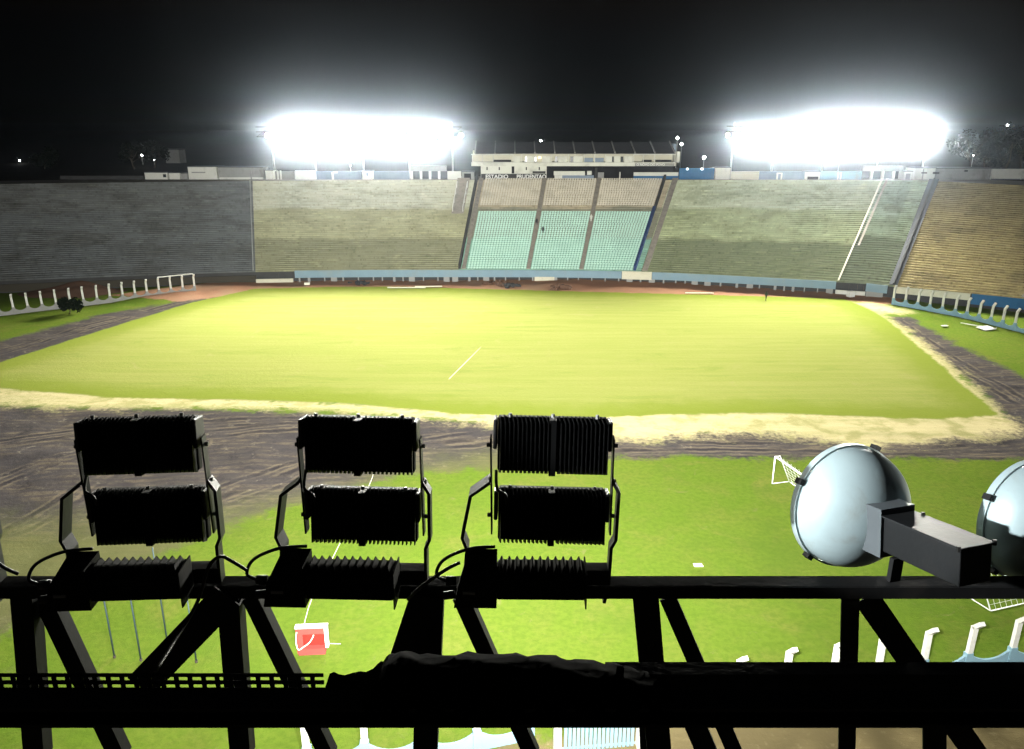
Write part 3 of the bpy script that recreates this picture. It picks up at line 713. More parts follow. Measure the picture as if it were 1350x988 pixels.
def light_bank(x0, x1, pole_px, rows, label, side):
    Yb = YR+3.0
    base = Vector((rx((x0+x1)/2, Yb), Yb, ZR))
    o = empty('light_bank', base); tag(o, label, 'floodlight truss')
    zt = [rz(r, Yb) for r in (201, 161)]
    for i, x in enumerate(pole_px):
        X = rx(x, Yb)-base.x
        MB().tube([(X, 0.6, 0.0), (X, 0.6, zt[1]-ZR)], [0.19, 0.13], 10).build('pole', 'pole_paint', o, True)
    X0 = rx(x0, Yb)-base.x; X1 = rx(x1, Yb)-base.x
    levels = [rz(r, Yb)-ZR for r, *_ in rows]
    for z in levels: MB().box((X0, 0.30, z+0.62), (X1, 0.42, z+0.76)).build('chord', 'grey_steel', o)
    n = int((X1-X0)/3.0)
    for i in range(n):
        a = X0+(X1-X0)*i/n; b = X0+(X1-X0)*(i+1)/n
        zz = (levels[0]+0.69, levels[-1]+0.69) if i % 2 else (levels[-1]+0.69, levels[0]+0.69)
        MB().bar((a, 0.5, zz[0]), (b, 0.5, zz[1]), 0.06, 0.06).build('lattice_bar', 'grey_steel', o)
    kk = 0
    for (py, xa, xb, nn) in rows:
        for i in range(nn):
            x = xa+(xb-xa)*i/max(1, nn-1); p = Vector((rx(x, Yb), Yb, rz(py, Yb)))
            kk += 1; tgt = AIM+Vector((-90+132*((kk*0.618034) % 1.0), -24+56*((kk*0.414214) % 1.0), 0))
            if side == 'right': tgt.x = -tgt.x
            d = (tgt-p); rz_ = math.atan2(-d.x, d.y); tilt = math.atan2(d.z, math.hypot(d.x, d.y))
            f = empty('floodlight', p); f.rotation_euler = Euler((0, 0, rz_))
            tag(f, 'round floodlight glaring in the %s light bank' % side, 'floodlight', 'floodlights of the %s bank' % side)
            h = inst('housing', lampm['housing'], f, (0,0,0), (tilt, 0, 0)); inst('lens', lampm['lens'], f, (0,0,0), (tilt, 0, 0))
            inst('yoke', lampm['yoke'], f)
            spot('lamp_light', f, Vector((0, 0.2*math.cos(tilt), 0.2*math.sin(tilt))), Vector((0, math.cos(tilt), math.sin(tilt))), BANK_W, R(50), 1.0, (1, 0.985, 0.88), 0.35)
light_bank(343, 610, (362, 417, 480, 540, 597), [(172, 384, 590, 15), (178.5, 357, 609, 18), (185, 370, 598, 16)], 'long floodlight truss on poles left of the press building', 'left')
light_bank(953, 1233, (963, 1017, 1083, 1155, 1215), [(171, 1080, 1202, 9), (178, 954, 1214, 19), (184.5, 976, 1200, 16)], 'long floodlight truss on poles right of the press building', 'right')

# ================================================================== STREET LAMPS AND FAR LIGHTS
def street_lamp(px, py, Y, r, label, group=None, mat='street_glow', zbase=None):
    p = P(px, py, Y); zb = ZR-0.5 if zbase is None else zbase
    o = empty('street_lamp', (p.x, p.y, zb)); hgt = p.z-zb
    MB().tube([(0,0,0),(0,0,hgt)], [0.09, 0.05], 8).build('pole', 'pole_paint', o, True)
    m = bpy.data.meshes.new('globe'); bm = bmesh.new(); bmesh.ops.create_icosphere(bm, subdivisions=2, radius=r); bm.to_mesh(m); bm.free()
    m.materials.append(MATS[mat]); g = inst('globe', m, o, (0,0,hgt+r))
    MB().tube([(0,0,hgt-0.15),(0,0,hgt+0.02)], [0.10, 0.16], 8).build('collar', 'grey_steel', o)
    tag(o, label, 'street lamp'); return o
street_lamp(928, 210, 190, 0.36, 'bright street lamp standing behind the deep blue wall')
street_lamp(1107, 208, 190, 0.32, 'street lamp under the right light bank behind the light blue wall')
street_lamp(1283, 206, 190, 0.16, 'dim street lamp behind the long grey building above the ochre terrace', mat='street_dim')
street_lamp(187, 206, 260, 0.34, 'brighter of two far street lamps behind the white kiosks')
street_lamp(203, 212, 260, 0.22, 'dimmer of two far street lamps behind the white kiosks')
street_lamp(26, 213, 300, 0.24, 'lone far street lamp at the left picture edge')
street_lamp(713, 187, 230, 0.28, 'street lamp seen just above the press building roof')
street_lamp(893, 184, 240, 0.36, 'upper of two street lamps beside the press building roof end')
street_lamp(898.5, 192, 240, 0.36, 'lower of two street lamps beside the press building roof end')
street_lamp(1328, 166.5, 330, 0.36, 'lone far street lamp above the dark trees on the right')
street_lamp(462, 219, 188, 0.14, 'small street lamp behind the walls under the left light bank')

# ================================================================== TREES
def tree(x, y, h, w, label, mat='leaf', n=1500, zb=None, seed=0, name='tree'):
    rnd = random.Random(seed); zb = ZR-0.6 if zb is None else zb
    o = empty(name, (x, y, zb))
    tr = MB(); tr.tube([(0,0,0),(rnd.uniform(-.1,.1)*w,0,h*0.3),(rnd.uniform(-.1,.1)*w,0,h*0.7)], [0.03*h, 0.02*h, 0.008*h], 8)
    cl = []
    for i in range(9):
        a = rnd.uniform(0, 6.28); rr = rnd.uniform(0.15, 0.42)*w; z = rnd.uniform(0.35, 0.88)*h
        e = Vector((math.cos(a)*rr, math.sin(a)*rr, z)); cl.append((e, rnd.uniform(0.16, 0.28)*w))
        tr.tube([(0,0,h*rnd.uniform(.2,.45)), e*0.6+Vector((0,0,z*0.25)), e], [0.010*h, 0.006*h, 0.003*h], 5)
    tr.build('trunk', 'bark', o, True)
    cr = MB()
    for i in range(n):
        c, r_ = cl[i % len(cl)]
        d = Vector((rnd.gauss(0,1), rnd.gauss(0,1), rnd.gauss(0,0.8))).normalized()*r_*rnd.uniform(0.45, 1.05)
        p = c+d; s = (0.03 if name == 'tree' else 0.075)*w*rnd.uniform(0.6, 1.3)
        a = Vector((rnd.gauss(0,1), rnd.gauss(0,1), rnd.gauss(0,1))).normalized(); b = a.orthogonal().normalized()
        cr.add([p-a*s, p+b*s*0.6, p+a*s, p-b*s*0.6], [(0,1,2,3)])
    cr.build('crown', mat, o)
    tag(o, label, 'tree' if name == 'tree' else 'shrub', 'dark trees outside the stadium' if name == 'tree' else None)
tl = [(1275,207,10.5,11),(1298,214,11.5,12),(1322,209,11,12),(1345,216,12,13),(1372,210,12,12)]
names = ['leftmost dark tree of the grove above the ochre terrace', 'second dark tree from the left above the ochre terrace',
         'dark tree right of the dim street lamp', 'dark tree at the right picture edge', 'dark tree just cut off at the right picture edge', 'dark tree beyond the right picture edge']
for i, (px, Y, h, w) in enumerate(tl): tree(P(px, 230, Y).x, Y, h, w, names[i], 'leaf_dark', 1500, seed=i)
for i, (px, Y, h, w, lb) in enumerate([(60,235,5.5,9,'low dark tree left of the white kiosks'), (178,232,8,8,'dark tree behind the brighter far street lamp'), (205,240,7.5,8,'dark tree between the far street lamps and the tall pale building')]):
    tree(P(px, 230, Y).x, Y, h, w, lb, 'leaf_dark', 1200, seed=20+i)
bb = empty('far_tower_block', P(231, 236, 300)*1.0); bb.location.z = ZR-2
MB().box((-2.6,0,0),(2.6,6,rz(198,300)-ZR+2)).build('wall', 'grey_wall', bb); MB().box((-2.8,-0.2,rz(198,300)-ZR+2.003),(2.8,6.2,rz(198,300)-ZR+2.4)).build('roof', 'roof_sheet', bb)
tag(bb, 'faint far tower block in the dark behind the kiosks', 'building')
# dark shrub by the left fence
g = G(92, 414); tree(g.x, g.y, 2.6, 3.4, 'dark round shrub in front of the left fence', 'leaf_dark', 900, 0.0, 77, 'shrub')
# red earth mound behind the left fence
mb = MB(); n = 22; vs = []; fs = []
for j in range(n+1):
    for i in range(n+1):
        x = -1+2*i/n; y = -1+2*j/n; r2 = x*x+y*y
        z = max(0, math.exp(-2.6*r2)-0.10)*(1+0.25*math.sin(5*x+3*y)+0.15*math.sin(11*y-4*x))
        vs.append((x*11, y*6, z*1.9-0.1))
for j in range(n):
    for i in range(n): fs.append((j*(n+1)+i, j*(n+1)+i+1, (j+1)*(n+1)+i+1, (j+1)*(n+1)+i))
m_ = mb.add(vs, fs).build('earth_mound', 'red_soil', None, True, G(98, 386)); tag(m_, 'heap of red brown earth behind the left fence', 'earth mound')

# ================================================================== PERIMETER FENCES
def post_mesh():
    pts = [(0,0,-0.1),(0,0,2.75),(0,-0.10,3.0),(0,-0.42,3.28)]
    mb = MB(); mb.box((-0.15,-0.11,-0.1),(0.15,0.11,2.8))
    mb.bar((0,0.0,2.74),(0,-0.42,3.24),0.30,0.22,(0,-1,1))
    return mb.mesh('post', 'white_post')
def panel_mesh(L=2.6, mat='blue_wall'):
    n = 10; vs = []; fs = []
    for i in range(n+1):
        x = 0.05+(L-0.1)*i/n; t = abs(2*i/n-1); top = 0.55+0.55*t**2.2
        for (y, z) in ((-0.06,-0.15),(-0.06,top),(0.06,top),(0.06,-0.15)): vs.append((x, y, z))
    for i in range(n):
        for k in range(4): fs.append((i*4+k, (i+1)*4+k, (i+1)*4+(k+1)%4, i*4+(k+1)%4))
    fs += [(3,2,1,0), tuple(n*4+k for k in range(4))]
    return MB().add(vs, fs).mesh('wall_panel', mat)
POST = post_mesh(); PANEL = panel_mesh(); PLINTH = MB().box((-0.2,-0.14,-0.15),(0.2,0.14,1.15)).mesh('plinth', 'blue_wall')
PANEL_G = panel_mesh(2.6, 'grey_wall'); PLINTH_G = MB().box((-0.2,-0.14,-0.15),(0.2,0.14,1.15)).mesh('plinth', 'grey_wall')
def fence(name, px, sp_, label, flip=1, gaps=(), grey=False):
    pts = [G(*p) for p in px]; o = empty(name, pts[0]); tag(o, label, 'fence')
    cum = [0]
    for a, b in zip(pts[:-1], pts[1:]): cum.append(cum[-1]+(b-a).length)
    def at(d):
        for i in range(len(pts)-1):
            if d <= cum[i+1] or i == len(pts)-2:
                return pts[i].lerp(pts[i+1], (d-cum[i])/(cum[i+1]-cum[i]))
    n = int(cum[-1]/sp_); q = [at(i*sp_) for i in range(n+1)]
    for i in range(n+1):
        d = (q[min(i+1, n)]-q[max(i-1, 0)]); a = math.atan2(d.y, d.x)
        if i not in gaps:
            inst('post', POST, o, q[i]-pts[0], (random.uniform(-.02,.02), random.uniform(-.02,.02), a+(math.pi if flip < 0 else 0)))
            inst('plinth', PLINTH_G if grey else PLINTH, o, q[i]-pts[0], (0,0,a))
        if i < n and i not in gaps:
            d = q[i+1]-q[i]; inst('wall_panel', PANEL_G if grey else PANEL, o, q[i]-pts[0], (0,0,math.atan2(d.y, d.x)), (d.length/2.6, 1, 1))
    return o, q
fl, ql = fence('perimeter_fence', [(-160,462),(-60,433),(0,417),(60,409.5),(140,400),(200,392),(264,384.5)], 2.0, 'concrete post fence with bent tops curving along the grass on the left', 1, (), True)
fr, qr = fence('perimeter_fence', [(1177,402),(1200,406),(1260,417),(1300,426.5),(1350,439.5),(1420,459),(1520,495)], 2.0, 'blue scalloped concrete fence with bent white posts below the ochre terrace', -1)
fn, qn = fence('perimeter_fence', [(838,953),(907,945),(985,928),(1045,918),(1110,907.5),(1175,898),(1240,888),(1300,880),(1350,874),(1420,866),(1560,856)], 2.7, 'white scalloped concrete fence with bent posts nearest the truss', 1)
fw, qw = fence('perimeter_fence', [(330,1018),(460,1006),(535,1000),(600,993),(660,984),(725,968)], 2.6, 'piece of pale scalloped fence under the truss left of the ribbed gate', 1)
# top rail on the last posts of the left fence
a = ql[-1]; b = ql[-4]
mb = MB(); mb.bar(Vector((a.x, a.y, 3.32))-ql[0], Vector((b.x, b.y, 3.32))-ql[0], 0.12, 0.14); mb.build('top_rail', 'white_post', fl)
# ribbed gate
ga, gb = G(742, 992), G(838, 984)
gate = empty('ribbed_gate', ga); d = gb-ga; gate.rotation_euler = (0,0,math.atan2(d.y, d.x)); L = d.length
tag(gate, 'pale blue ribbed metal gate just below the truss beam', 'gate')
rib = MB().box((-0.07,-0.03,0.05),(0.07,0.03,2.0)).mesh('rib', 'blue_wall')
for i in range(int(L/0.2)): inst('rib', rib, gate, (0.12+i*0.2, 0, 0))
MB().box((-0.1,0.035,0.1),(L,0.07,0.22)).box((-0.1,0.035,1.75),(L,0.07,1.87)).build('cross_rail', 'blue_wall', gate)
MB().box((-0.45,-0.15,-0.1),(-0.1,0.15,2.3)).build('gate_pillar', 'white_wall', gate)
MB().box((L+0.02,-0.15,-0.1),(L+0.3,0.15,2.3)).build('gate_pillar', 'white_wall', gate)

# ================================================================== PITCH FURNITURE
def goal(a, b, depth_dir, h, dep, label, net=True):
    a = Vector(a); b = Vector(b); dd = Vector(depth_dir).normalized(); o = empty('goal', a)
    r = 0.06; A = Vector((0,0,0)); B = b-a; U = Vector((0,0,h)); K = dd*dep
    MB().tube([A, A+U], r, 8).build('post', 'goal_white', o, True); MB().tube([B, B+U], r, 8).build('post', 'goal_white', o, True)
    MB().tube([A+U, B+U], r, 8).build('crossbar', 'goal_white', o, True)
    for q in (A, B):
        MB().tube([q+U, q+U+K*0.28, q+K], r*0.7, 8).build('stay', 'goal_white', o, True)
        MB().tube([q, q+K], r*0.7, 8).build('ground_bar', 'goal_white', o, True)
    MB().tube([A+K, B+K], r*0.7, 8).build('ground_bar', 'goal_white', o, True)
    if net:
        mb = MB(); n = 14
        for i in range(n+1):
            q = A.lerp(B, i/n); mb.tube([q+U*0.98, q+U*0.98+K*0.28, q+K], 0.010, 3, False)
        for i in range(1, 8):
            t = i/8; mb.tube([A+U*(1-t)+K*(0.28+0.72*t), B+U*(1-t)+K*(0.28+0.72*t)], 0.010, 3, False)
        mb.build('net', 'goal_white', o)
    tag(o, label, 'goal'); return o
ga_ = G(1018, 638); gb_ = G(1092, 694)
dv = Vector((gb_.y-ga_.y, ga_.x-gb_.x, 0)); dv = -dv if dv.x < 0 else dv
goal(ga_, gb_, dv, 2.44, 1.6, 'white portable goal half hidden behind the round floodlight')
gb2 = G(1327, 815); gk = Vector((0.35, 1, 0)).normalized()
goal(gb2+Vector((-1.2, 2.6, 0)), gb2+Vector((4.6, 4.4, 0)), Vector((0.35, -1, 0)), 2.44, 2.0, 'white portable goal by the near fence at the right picture edge')

def ground_rope(name, px, r, label, cat, mat):
    pts = [G(*p)+Vector((0,0,r+0.09)) for p in px]
    q = [catmull(pts, i*(len(pts)-1)/40) for i in range(41)]
    o0 = q[0].copy(); o = MB().tube([v-o0 for v in q], r, 6).build(name, mat, None, True, o0); tag(o, label, cat); return o
ground_rope('rope', [(401,826),(412,790),(440,735),(470,675),(487,641),(494,622)], 0.02, 'thin white rope running over the grass up to the red box', 'rope', 'rope_white')
pts = [G(592,500), G(604,488), G(618,474), G(634,458)]
mb = MB()
for i in range(3):
    a, b = pts[i], pts[i+1]; d = (b-a).normalized(); s = Vector((d.y, -d.x, 0))*0.035
    mb.add([a-s+Vector((0,0,.02)), a+s+Vector((0,0,.02)), b+s*(1 if i < 2 else 0.4)+Vector((0,0,.02)), b-s*(1 if i < 2 else 0.4)+Vector((0,0,.02))], [(0,1,2,3)])
o = mb.build('chalk_line', 'chalk'); tag(o, 'short white chalk line across the middle of the pitch', 'line marking')

# red and white box on the near grass
c = G(413, 862); bx = empty('equipment_box', c, R(4)); tag(bx, 'red open fronted box with white top and white edge on the near grass', 'box')
MB().box((-0.78,0.22,0),(0.70,0.28,1.65)).build('back_panel', 'red_panel', bx)
MB().box((-0.86,0.0,0),(-0.782,0.28,1.65)).build('side_panel', 'red_pale', bx)
MB().box((0.702,0.0,0.35),(0.88,0.28,1.65)).build('side_panel', 'plate_white', bx)
MB().bevelbox((-0.90,-0.03,1.653),(0.90,0.31,1.76),0.03).build('top_panel', 'plate_white', bx)
MB().box((-0.777,-0.12,0),(0.697,0.215,0.40)).build('floor_panel', 'red_pale', bx)
MB().box((-0.777,0.02,1.25),(0.697,0.08,1.648)).build('front_lip', 'red_pale', bx)
MB().box((-0.777,0.02,0.402),(-0.50,0.08,1.248)).build('front_lip', 'red_pale', bx)
hp = [Vector((-0.80,-0.02,1.45)), Vector((-0.86,-0.1,0.9)), Vector((-0.75,-0.20,0.45)), Vector((-0.45,-0.18,0.6)), Vector((-0.1,-0.10,0.85)), Vector((0.1,0.1,1.15))]
MB().tube([catmull(hp, i*5/30) for i in range(31)], 0.03, 6).build('hose', 'rope_white', bx, True)
MB().tube([(0.87,0.3,0.40),(1.5,0.35,0.30)], 0.025, 6).build('lever', 'pipe_grey', bx, True)
# slender poles on the near grass
for i, (px, py, h, lb) in enumerate([(151,867,5.2,'thin grey pole, first from the left on the near grass'), (186,871,5.6,'thin blue grey pole, second from the left on the near grass'),
        (221,849,6.2,'thin blue grey pole, third from the left on the near grass'), (259,873,4.6,'thin blue grey pole, last of the row seen through the truss')]):
    g = G(px, py); o = empty('slender_pole', g)
    MB().tube([(0,0,-0.05),(0,0,h)], [0.045,0.035], 8).build('shaft', 'pole_blue', o, True); MB().tube([(0,0,-0.05),(0,0,0.12)], 0.08, 8).build('foot', 'earth', o)
    tag(o, lb, 'pole')
# loose boards and rubble
def slab(px, py, w, l, h, rz_, mat, label, cat, tilt=0.0, name='board'):
    g = G(px, py); o = empty(name, g, rz_)
    p = MB().bevelbox((-w/2,-l/2,0.0),(w/2,l/2,h),min(0.02, h*0.3)); b = p.build('plate', mat, o); b.rotation_euler = (tilt, 0, 0); b.location.z = 0.08
    mb = MB().bar((-w/2,-l/2,h+0.1),(w/2,-l/2,h+0.1),0.05,0.05).build('batten', 'rope_white', o)
    tag(o, label, cat); return o
slab(1300,434,2.4,1.5,0.12,0.4,'plate_white','white board lying on the grass by the blue scalloped fence','board',0.1)
slab(1284,430,0.10,3.6,0.12,1.0,'plate_white','white bar leaning on the ground beside the white board','bar',0.05,'loose_bar')
slab(1245,431,0.9,0.4,0.12,0.1,'plate_white','small white scrap on the grass verge below the ochre terrace','scrap',0,'scrap_piece')
slab(1121,392,1.1,0.9,1.0,0.3,'plate_white','white block standing at the far right pitch corner','block',0,'block')
slab(920,747,0.6,0.4,0.05,0.0,'cream_wall','pale scrap lying on the near grass below the beam','scrap',0,'scrap_piece')
slab(536,380.5,7,0.3,0.15,0.0,'cream_wall','long white plank on the red earth left of the centre block','plank',0,'plank')
slab(565,379,5,0.3,0.15,0.05,'cream_wall','shorter white plank beside the long one on the red earth','plank',0,'plank')
slab(922,387.5,5,0.3,0.12,-0.05,'rope_white','pale plank on the red earth below the pale green terrace','plank',0,'plank')
slab(405,376,1.0,1.0,0.4,0.2,'rope_white','small pale block on the red earth below the khaki terrace','block',0,'block')
for k, (px, py, s, lb) in enumerate([(655,376,1.7,'dark red debris heap at the foot of the centre block'), (672,378,1.3,'smaller dark debris heap right of the red one'), (473,374,1.2,'small black heap on the red earth below the khaki terrace'), (735,380,1.6,'low red soil heap below the centre block')]):
    rnd = random.Random(k); mb = MB()
    for i in range(14):
        a = rnd.uniform(0,6.28); r_ = rnd.uniform(0,s); z = max(0, (1-r_/s))*0.7*s*rnd.uniform(.4,1)
        M = Matrix.Translation((r_*math.cos(a)*1.5, r_*math.sin(a), z*0.5)) @ Euler((rnd.uniform(-.5,.5), rnd.uniform(-.5,.5), a)).to_matrix().to_4x4()
        mb.bevelbox((-0.35*s,-0.25*s,-0.2*s),(0.35*s,0.25*s,0.2*s),0.06*s,M)
    o = mb.build('debris_heap', ['red_soil','dark_wall','dark_wall','red_soil'][k], None, True, G(px,py)); tag(o, lb, 'debris')

# ================================================================== PEOPLE
def person(loc, facing, pose, top, label, h=1.74):
    bm_v = []; ed = []; rad = []
    def v(x, y, z, r, par=None):
        bm_v.append((x, y, z)); rad.append(r); i = len(bm_v)-1
        if par is not None: ed.append((par, i))
        return i
    s = h/1.74
    if pose == 'sit': hz, kn, an = 0.48, (0.42, 0.50), (0.46, 0.08)
    else: hz, kn, an = 0.92, (0.03, 0.50), (-0.02, 0.08)
    pel = v(0,0,hz*s,0.15*s); ch = v(0,0.02,(hz+0.28)*s,0.16*s,pel); sh = v(0,0.0,(hz+0.48)*s,0.13*s,ch)
    nk = v(0,0.02,(hz+0.57)*s,0.06*s,sh); hd0 = v(0,0.03,(hz+0.66)*s,0.095*s,nk); v(0,0.03,(hz+0.78)*s,0.085*s,hd0)
    for sg in (-1, 1):
        st_ = 0.10 if pose == 'walk' else 0
        hp_ = v(sg*0.09*s,0,(hz-0.05)*s,0.09*s,pel)
        k = v(sg*0.11*s,(kn[0]+sg*st_)*s,kn[1]*s,0.065*s,hp_); a_ = v(sg*0.12*s,(an[0]+sg*st_*1.6)*s,an[1]*s,0.045*s,k)
        v(sg*0.13*s,(an[0]+sg*st_*1.6+0.16)*s,0.04*s,0.04*s,a_)
        so = v(sg*0.19*s,0,(hz+0.46)*s,0.06*s,sh); el = v(sg*0.26*s,-0.02*s,(hz+0.20)*s,0.045*s,so)
        wr = v(sg*0.25*s,0.14*s,(hz-0.02)*s,0.035*s,el); v(sg*0.24*s,0.18*s,(hz-0.10)*s,0.035*s,wr)
    me = bpy.data.meshes.new('person'); me.from_pydata(bm_v, ed, []); me.update()
    o = bpy.data.objects.new('person', me); col.objects.link(o); me.materials.append(MATS[top])
    sk = o.modifiers.new('skin', 'SKIN'); sb = o.modifiers.new('sub', 'SUBSURF'); sb.levels = 1; sb.render_levels = 1
    if not me.skin_vertices: 
        bm = bmesh.new(); bm.from_mesh(me); bm.verts.layers.skin.verify(); bm.to_mesh(me); bm.free()
    for i, sv in enumerate(me.skin_vertices[0].data):
        sv.radius = (rad[i], rad[i]); sv.use_root = (i == 0)
    o.location = loc; o.rotation_euler = (0,0,facing); tag(o, label, 'person'); return o
person(G(1009.5,397), R(200), 'walk', 'cloth_olive', 'person in dark clothes walking along the far edge of the pitch')
def row_top(px, py, k): # a seat row k of the stand, at picture column px
    h = (ZR-ZF)/NROW; p = G(px, py, ZF+(k+1)*h); return p
def on_stand(u, k, frac=0.45):
    p = sp(u, (k+frac)/NROW); p.z = ZF+(k+1)*(ZR-ZF)/NROW+0.02; return p
person(on_stand(4.361, 21, 0.3), R(180), 'sit', 'cloth_dark', 'person in dark clothes sitting by the left aisle of the turquoise seats')
person(on_stand(4.405, 17, 0.3), R(180), 'sit', 'cloth_dark', 'person in dark clothes sitting right of the left aisle, lower down')
person(on_stand(4.651, 22, 0.5), R(180), 'stand', 'cloth_pale', 'person in a pale top standing by the right aisle of the turquoise seats')

# ================================================================== NEAR TRUSS
YT = 2.58; ZB = P(675, 775, YT).z
truss = empty('lattice_truss', (0, YT, ZB)); tag(truss, 'black steel lattice truss carrying the near floodlights', 'truss')
T0 = Vector((0, YT, ZB))
def TL(p): return p - T0
tb = MB(); tb.box((-8,0,-0.05),(8,0.008,0)); tb.box((-8,0.0085,-0.007),(8,0.08,0.001)); tb.build('top_chord', 'black_steel', truss)
def member(px0, py0, px1, py1, Y, w, d, name):
    a = TL(P(px0, py0, Y)); b = TL(P(px1, py1, Y)); mb = MB()
    # an angle section: two flanges
    t = (b-a).normalized(); side = t.cross(Vector((0,1,0))).normalized()
    mb.bar(a, b, w, 0.007, (0,1,0)); off = side*(w/2-0.0035)+Vector((0,d/2+0.0036,0))
    mb.bar(a+off, b+off, 0.007, d, (0,1,0))
    return mb.build(name, 'black_steel', truss)
yb = YT+0.012
member(28,786,45,1000,yb,0.085,0.06,'vertical'); member(300,786,317,1000,yb,0.085,0.06,'vertical')
member(568,786,560,1000,yb,0.10,0.06,'vertical'); member(851,786,870,1000,yb,0.10,0.06,'vertical'); member(1121,786,1116,1000,yb,0.07,0.05,'vertical')
member(-245,786,-225,1000,yb,0.085,0.06,'vertical'); member(1392,786,1385,1000,yb,0.085,0.06,'vertical')
yd_ = YT+0.055
member(55,788,155,1000,yd_,0.075,0.05,'diagonal'); member(329,788,432,1000,yd_,0.065,0.05,'diagonal'); member(607,788,702,1000,yd_,0.065,0.05,'diagonal')
member(880,788,972,1000,yd_,0.065,0.05,'diagonal'); member(1142,788,1290,1000,yd_,0.10,0.05,'diagonal')
member(300,786,185,905,yb-0.03,0.12,0.05,'diagonal'); member(560,786,520,905,yb-0.03,0.11,0.05,'diagonal')
member(905,930,935,1000,YT+0.1,0.09,0.05,'diagonal'); member(849,930,852,1000,YT+0.12,0.05,0.05,'vertical'); member(1232,930,1232,1000,YT+0.1,0.1,0.06,'vertical')
# support masts off to both sides
for x in (-7.5, 7.5):
    m = MB()
    for dx, dy in ((-.3,-.3),(.3,-.3),(.3,.3),(-.3,.3)): m.box((x+dx-.05, dy+.3-.05, -ZB-0.5),(x+dx+.05, dy+.3+.05, -0.06))
    for k in range(14): m.bar((x-.3, 0, -1-k*1.8), (x+.3, 0, -2.8-k*1.8), .05, .05)
    m.build('mast', 'black_steel', truss)
# deep front beam of the walkway, nearer to the camera
YF = 1.60; zt_ = P(675, 914, YF).z; zb_ = P(675, 960, YF-0.055).z
wb = empty('walkway_beam', (0, YF, zt_)); tag(wb, 'thick black channel beam across the bottom of the view', 'beam')
MB().box((-7,0,zb_-zt_),(7,0.012,0)).build('web', 'black_steel', wb)
MB().box((-7,-0.055,-0.010),(7,-0.001,0.0)).box((-7,-0.055,zb_-zt_),(7,-0.001,zb_-zt_+0.010)).build('flange', 'black_steel', wb)
ur = P(675, 886, YF+0.06).z-zt_; xr0 = P(800, 887, YF+0.06).x
MB().box((xr0,0.05,ur-0.062),(7,0.058,ur)).box((xr0,0.0585,ur-0.007),(7,0.10,ur-0.001)).build('upper_angle', 'black_steel', wb)
for x in (-6.9, 6.9): MB().box((x-.05,-0.04,-zt_-0.5),(x+.05,0.0,-0.011)).build('post', 'black_steel', wb)
for x in (-6.9, 6.9): MB().box((x-.04,0.013,-0.12),(x+.04,YT-YF-0.001,-0.05)).build('cross_tie', 'black_steel', wb)
# perforated cable tray behind the beam
ta = P(-60, 889, YF+0.04); tb_ = P(426, 889, YF+0.04)
tray = empty('cable_tray', ta); tag(tray, 'black perforated cable tray lying along the thick beam', 'cable tray')
W = tb_.x-ta.x; zl = P(0, 909, YF+0.04).z-ta.z
z1 = zl*0.20; z2 = zl*0.46; z3 = zl*0.68; z4 = zl*0.94
mb = MB()
mb.box((0,0,z1),(W,0.004,0.0)).box((0,0,z3),(W,0.004,z2)).box((0,0,zl-0.03),(W,0.004,z4))
zA = (z1, z2); 
pitch_ = 18*W/486; k = 0
x = 0.0
while x < W:
    mb.box((x,0.0005,z2),(min(W,x+pitch_*0.34),0.0035,z1)); mb.box((x,0.0005,z4),(min(W,x+pitch_*0.34),0.0035,z3)); x += pitch_
mb.build('side_rail', 'black_steel', tray)
MB().box((0,-0.02,zl-0.035),(W,0.03,zl-0.031)).build('base', 'black_steel', tray)
# black tarpaulin bundle slumped over the beam
prof = [(428,912),(450,911),(480,899),(500,880),(512,868),(530,863),(560,868),(600,867),(650,867),(700,868),(740,873),(780,879),(820,885),(850,889),(880,893)]
mb = MB(); n = len(prof)*3; top = [P(*catmull([Vector((a,b,0)) for a,b in prof], i*(len(prof)-1)/(n-1)).xy, YF+0.05) for i in range(n)]
b0 = Vector((top[0].x, YF, zt_)); m = 14; vs = []; fs = []
for i, p in enumerate(top):
    hh = p.z-(zt_-0.03); rnd = 0.012*math.sin(i*1.7)+0.008*math.sin(i*3.1)
    for k in range(m):
        a = math.pi*k/(m-1); y = -math.cos(a)*(0.085+rnd*0.6)+0.055; z = (zt_-0.03)+hh*(max(0.0, math.sin(a))**0.55)
        vs.append((p.x-b0.x, YF+0.02+y-b0.y-0.05, z-b0.z+ (0.004*math.sin(k*2.2+i) if 0 < k < m-1 else 0)))
for i in range(n-1):
    for k in range(m-1): fs.append((i*m+k, (i+1)*m+k, (i+1)*m+k+1, i*m+k+1))
fs += [tuple(range(m)), tuple((n-1)*m+k for k in range(m-1,-1,-1))]
o = mb.add(vs, fs).build('tarpaulin_bundle', 'tarp', None, True, b0); tag(o, 'black tarpaulin bundle slumped over the thick beam', 'tarpaulin')
g = P(818, 884, YF+0.03); o = MB().box((-0.010,-0.004,-0.06),(0.008,0.004,0.012)).box((-0.011,-0.012,-0.061),(0.009,-0.0042,-0.045)).build('bracket_stub', 'black_steel', None, False, g); tag(o, 'small black upright stub on the beam at the end of the tarpaulin', 'bracket')

